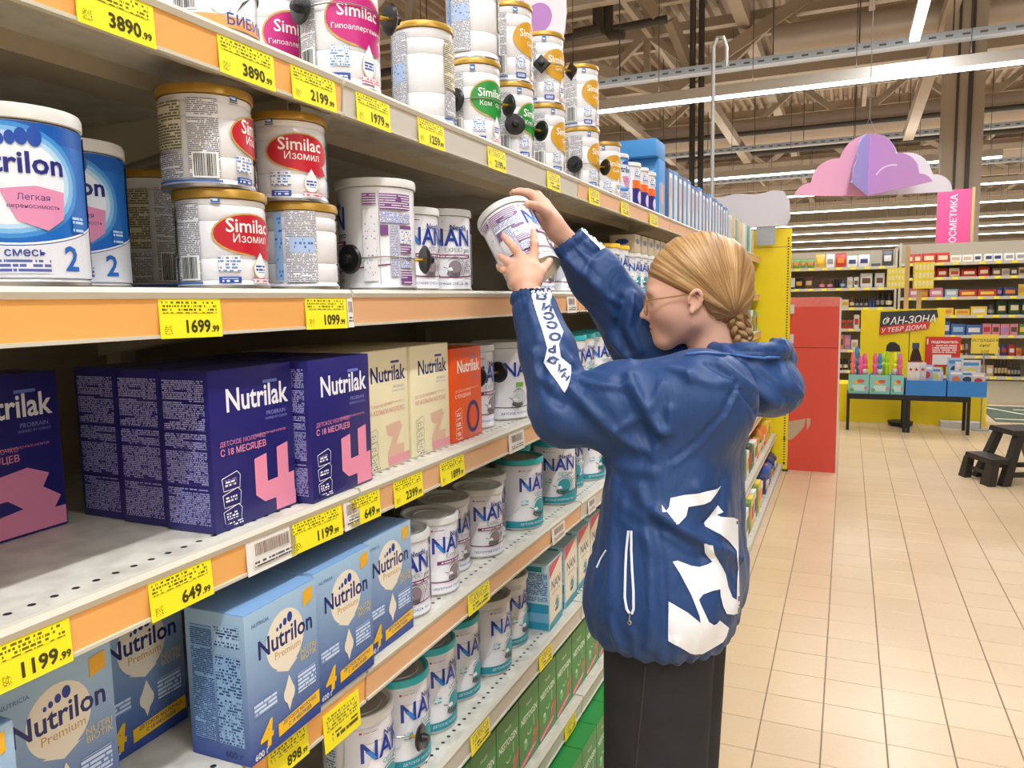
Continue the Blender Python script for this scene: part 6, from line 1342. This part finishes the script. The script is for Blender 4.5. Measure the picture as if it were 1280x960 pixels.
# ---- red display block next to the yellow panel
RED = mat('red_carton', '#d84a38', .42, var=.04, scale=4, coat=.25)
rp = thing('red_display', 'tall red display block beside the yellow end panel', 'display', (0, 7.22, 0))
xa, xb = onY(984, 588, 7.22)[0], onY(1047, 480, 7.22)[0]
MB().box((xa, 0, 0), (xb, .42, 1.10), RED).build('lower_block', rp); MB().box((xa, 0, 1.104), (xb, .42, 1.535), RED).build('upper_block', rp); MB().box((xa-.002, -.002, 1.46), (xb+.002, .422, 1.542), mat('stretch_film', '#e07a70', .2, var=.2, scale=30, coat=.5)).build('film_wrap', rp)
MB().box((xb, .0, 0), (xb+.012, .43, 1.53), mat('white_edge', '#d8d4cc', .5)).build('edge_strip', rp)
pr = Print(); f = Face(pr, lambda u, v, h: (u, -h, v)); G = lambda L_: [(onY(x, y, 7.22)[0], onY(x, y, 7.22)[2]) for x, y in L_]
f.poly(G([(984, 527), (1003, 524), (1007, 523), (1005, 533), (998, 542), (990, 549), (984, 550)]), '#b8a48c'); f.poly(G([(1008, 523), (1013, 523), (1013, 530), (1009, 538)]), '#b8a48c'); pr.mb.build('emblem', rp, fix=False)
for i, (y0) in enumerate((352, 385, 422, 452)):
    p = onY(986, y0, 7.14); t = tag(MB().box((-.012, -.006, -.05), (.02, .006, .03), mat('clear_hook', '#cfd2cc', .2, var=.1)).build('price_hook'), 'clear plastic hook on the edge of the yellow panel, %s from the top' % ORD[i], 'hook', 'clear hooks'); t.location = (-.445, 7.14, p[2])
# ---- step stool
t = thing('step_stool', 'black plastic step stool with two steps', 'stool', (0, 0, 0)); PL = mat('black_stool_plastic', '#2d2823', .42, var=.12, scale=30)
o_ = onZ(1199, 594, 0); v_ = onZ(1237, 609, 0)-o_; Wd = np.linalg.norm(v_); ev = v_/Wd; eu = np.array([-ev[1], ev[0], 0]); eu = eu if eu[0] > 0 else -eu
SM = lambda u, v, z: tuple(o_+eu*u+ev*v+np.array([0, 0, z]))
def slab(u0, u1, v0, v1, z0, z1, ins=0): return MB().add([SM(u0, v0, z0), SM(u1, v0, z0), SM(u1, v1, z0), SM(u0, v1, z0), SM(u0+ins, v0+ins, z1), SM(u1-ins, v0+ins, z1), SM(u1-ins, v1-ins, z1), SM(u0+ins, v1-ins, z1)], [(0, 3, 2, 1), (4, 5, 6, 7), (0, 1, 5, 4), (1, 2, 6, 5), (2, 3, 7, 6), (3, 0, 4, 7)], PL)
slab(.02, .20, .03, Wd-.03, .175, .215, .006).build('lower_step', t); slab(.20, .48, .05, Wd-.05, .405, .445, .008).build('upper_step', t)
for v0, v1 in ((0, .09), (Wd-.12, Wd)):
    MB().add([SM(-.01, v0, .001), SM(.05, v0, .001), SM(.05, v1, .001), SM(-.01, v1, .001), SM(.02, v0+.02, .176), SM(.08, v0+.02, .176), SM(.08, v1-.01, .176), SM(.02, v1-.01, .176)], [(0, 3, 2, 1), (4, 5, 6, 7), (0, 1, 5, 4), (1, 2, 6, 5), (2, 3, 7, 6), (3, 0, 4, 7)], PL).build('front_leg', t)
for v0, v1, s in ((0, .07, 1), (Wd-.07, Wd, -1)):
    for ua, ub, n in ((.10, .24, 'middle_leg'), (.60, .42, 'rear_leg')):
        MB().add([SM(ua, v0, .001), SM(ua+.07, v0, .001), SM(ua+.07, v1, .001), SM(ua, v1, .001), SM(ub, v0+s*.05, .406), SM(ub+.055, v0+s*.05, .406), SM(ub+.055, v1+s*.05, .406), SM(ub, v1+s*.05, .406)], [(0, 3, 2, 1), (4, 5, 6, 7), (0, 1, 5, 4), (1, 2, 6, 5), (2, 3, 7, 6), (3, 0, 4, 7)], PL).build(n, t)
MB().bar(SM(.15, .03, .09), SM(.62, .03, .09), .025, .04, PL).build('cross_bar', t); MB().bar(SM(.15, Wd-.03, .09), SM(.62, Wd-.03, .09), .025, .04, PL).build('cross_bar', t); MB().bar(SM(.04, .08, .09), SM(.04, Wd-.1, .09), .02, .03, PL).build('cross_bar', t)
# ---- green play mat with white lines
MATG = mat('mat_green', '#566052', .8, var=.08); MATL = mat('mat_line', '#d8d6c4', .7)
t = thing('floor_mat', 'dark green floor mat with white pitch lines behind the stool', 'mat', (0, 0, 0)); MB().box((1.68, 10.75, .0002), (4.2, 12.2, .008), MATG).build('mat_sheet', t)
b = MB(); b.bar((1.75, 12.0, .0085), (2.4, 10.95, .0085), .05, .003, MATL); b.bar((1.7, 10.95, .0085), (2.4, 10.95, .0085), .05, .003, MATL)
pts = [(2.0+.62*math.cos(a), 11.45+.42*math.sin(a), .009) for a in np.linspace(-1.2, 1.5, 18)]
for p_, q_ in zip(pts[:-1], pts[1:]): b.bar(p_, q_, .05, .003, MATL)
tag(b.build('pitch_lines', t), kind='stuff')
# ---- hanging cloud of crossed boards
def half_cloud(W, H, circ):
    pts = [(0, 0)]; xs = np.linspace(W, 0, 40)
    for x in xs: pts.append((x, max([.0]+[zc+math.sqrt(r*r-(x-c)**2) for c, zc, r in circ if abs(x-c) < r])))
    return pts
c0 = onY(1084, 245, 7.0); ht = onY(1084, 168, 7.0)[2]-c0[2]
cl_ = thing('hanging_cloud', 'pink and lilac hanging cloud of crossed boards', 'decoration', tuple(c0)); Wp = .56
circ = [(.0, ht-.215, .215), (.245, .13, .185), (.43, .0, .135)]
for n, ang, sc_, c in (('pink_wing', PI+.05, 1.0, '#f4b0d2'), ('white_wing', .10, 1.10, '#e9e6f0'), ('lilac_wing', -.42, .88, '#cf9bd8'), ('lavender_wing', PI+1.15, .55, '#a8a2e0')):
    pts = half_cloud(Wp*sc_, ht, [(a*sc_, z, r*(.55+.45*sc_)) if a else (a, z, r) for a, z, r in circ]); m = mat('board_'+n, c, .6, var=.03, scale=4)
    o = MB().prism(pts, m, 1, -.006, .006).build(n, cl_); o.rotation_euler = (0, 0, ang)
    if n == 'lilac_wing':
        pr = Print(); f = Face(pr, lambda u, v, h: (u, -.006-h, v)); f.line([(.18+.13*math.cos(a), .09+.13*math.sin(a)) for a in np.linspace(1.2, 2.6, 12)], .012, '#efe2f4'); o2 = pr.mb.build('outline', o, fix=False)
for s in (-.06, .06): MB().tube([(s, 0, ht-.02), (0, 0, ht+.13)], .002, GALV, 5).build('hanging_wire', cl_)
MB().tube([(0, 0, ht+.13), (0, 0, 8.0-c0[2])], .003, GALV, 5).build('hanging_wire', cl_)
# ---- cosmetics banner
BY = 13.3; xa, xb = onY(1171, 270, BY)[0], onY(1213, 270, BY)[0]; za, zb = onY(1192, 318, BY)[2], onY(1192, 237, BY)[2]
bn = thing('banner', 'pink vertical banner with white lettering on a post', 'banner', (0, BY, 0)); MB().box((xa, 0, za), (xb, .015, zb), mat('banner_pink', '#e4558f', .6)).build('panel', bn)
pr = Print(); f = Face(pr, lambda u, v, h: (u, -h, v)); f.text('КОСМЕТИКА', xa+(xb-xa)*.60, (za+zb)/2+.01, .125, '#f6e4ee', .01, rot=PI/2); pr.mb.build('lettering', bn, fix=False)
MB().box((xb+.01, 0, 0), (xb+.05, .03, zb+.02), WOODM).build('post', bn); MB().box((xa, .016, zb-.06), (xb+.05, .03, zb-.03), WOODM).build('arm', bn); MB().box((xb-.12, -.12, 0), (xb+.18, .15, .02), BLKM).build('foot', bn)
# ---- white shaped board over the end of the shelf, pole and dotted board
Y9 = 7.06; xa, xb = onY(880, 270, Y9)[0], onY(988, 270, Y9)[0]; za, zb = onY(960, 283, Y9)[2], onY(960, 240, Y9)[2]
pts = [(xa, za), (xb-.03, za), (xb, za+.06), (xb-.01, zb-.08), (xb-.06, zb)]+[(xb-.06-(xb-.06-xa)*k/8, zb+.012*math.sin(k*1.7)-.01*k/8) for k in range(1, 9)]
t = thing('header_board', 'blank white shaped board above the end of the shelf', 'sign', (0, Y9, 0)); MB().prism(pts, mat('board_white', '#dcd9e2', .6, var=.02), 1, 0, .012).build('board', t); MB().box((xb-.28, .015, 2.0), (xb-.12, .03, za+.05), GALV).build('bracket', t); MB().box((xa+.06, .015, 2.0), (xa+.12, .03, za+.1), GALV).build('bracket', t)
pp = onX(890, 238, -1.12); t = thing('sign_pole', 'thin pale pole with a curved top rising from the shelf', 'pole', (pp[0], pp[1], 0))
ztop = onX(890, 55, -1.12)[2]; MB().tube([(0, 0, 1.95), (0, 0, ztop), (.03, 0, ztop+.07), (.08, 0, ztop+.07), (.11, 0, ztop-.02), (.11, 0, ztop-.18)], .016, mat('pole_paint', '#c9c9c4', .4, .3), 10).build('tube', t); MB().box((-.03, -.03, 1.906), (.03, .03, 1.98), GALV).build('socket', t)
d0 = onX(656, 18, -1.05); t = thing('dotted_board', 'white board with lilac dots above the top shelf', 'sign', (d0[0], d0[1], 1.907)); hb = d0[2]-1.907
MB().prism([(.0, 0), (.09, 0), (.10, .3), (.12, hb*.7)]+[(-.02+.17*math.cos(a), hb+.26*math.sin(a)) for a in np.linspace(-.5, 3.6, 20)], mat('board_pale', '#e6e2ea', .6), 1, 0, .01).build('board', t)
for u, v, r, c in ((.05, -.02, .05, '#b77fc4'), (.08, .1, .035, '#e0a0c0'), (.05, -.16, .035, '#c878b8'), (-.05, .06, .05, '#c9a0d8'), (-.08, -.08, .04, '#e0a0c0'), (.02, .18, .03, '#b77fc4'), (-.1, .16, .03, '#c878b8')):
    pr = Print(); Face(pr, lambda u, v, h: (u, -h, v)).ell(u, hb+v, r, r, c, 18); pr.mb.build('dot', t, fix=False)
# ---- goods low on the last bay
rr = random.Random(21); n = 0
for si, xs_, hs in ((3, LIP+.06, .12), (4, LIP+.11, .15), (5, LIP+.16, .14), (6, -.50, .12)):
    y = 5.95; k = 0
    while y < 7.0:
        W = rr.uniform(.10, .17); c = rr.choice([['pink', 'white', 'red'], ['teal', 'light blue', 'beige'], ['green', 'yellow', 'orange'], ['navy', 'pink', 'blue']][si-3]); c2 = rr.choice(['white', 'orange', 'yellow', 'green', 'pink'])
        kd = rr.choice(('box', 'bag')); H = hs*rr.uniform(.75, 1.1); o = pack(kd, '%s %s low on the last bay, %s shelf, %s from the near end' % (c, kd, ORNAME[si], ORD[k]), xs_-.09, y+W/2, DECKS[si]+.0, W*.95, H, c, c2 if c2 != c else 'cream', 'goods low on the last bay', .12, PI/2); y += W+.02; k += 1
# ---- goods on the middle shelves of the later bays
for si in (1, 2, 3, 4, 5, 6):
    y = (3.30, 3.45, 3.45, 2.75, 2.75, 2.75)[si-1]; k = 0
    while y < (7.0 if si < 3 else 5.8):
        W = rr.uniform(.11, .16); c = [['beige', 'cream', 'orange'], ['teal', 'white', 'green'], ['light blue', 'pink', 'white'], ['blue', 'teal', 'white'], ['green', 'white', 'dark green'], ['green', 'yellow', 'white']][si-1][k % 3]; H = rr.uniform(.15, .2); bi = max(i for i in range(7) if MODS[i] <= y)
        if not any(m_-.07 < y+W/2 < m_+.07 for m_ in MODS): pack('box', '%s box on the %s shelf past the person, %s along' % (c, ORNAME[si], ORD[k] if k < 20 else ORD[k-20]+' after twenty'), rail_x(bi, si)-.09, y+W/2, DECKS[si], W*.93, H, c, ['orange', 'red', 'navy', 'green'][k % 4], 'boxes on the later bays', .12, PI/2); k += 1
        y += W+.015
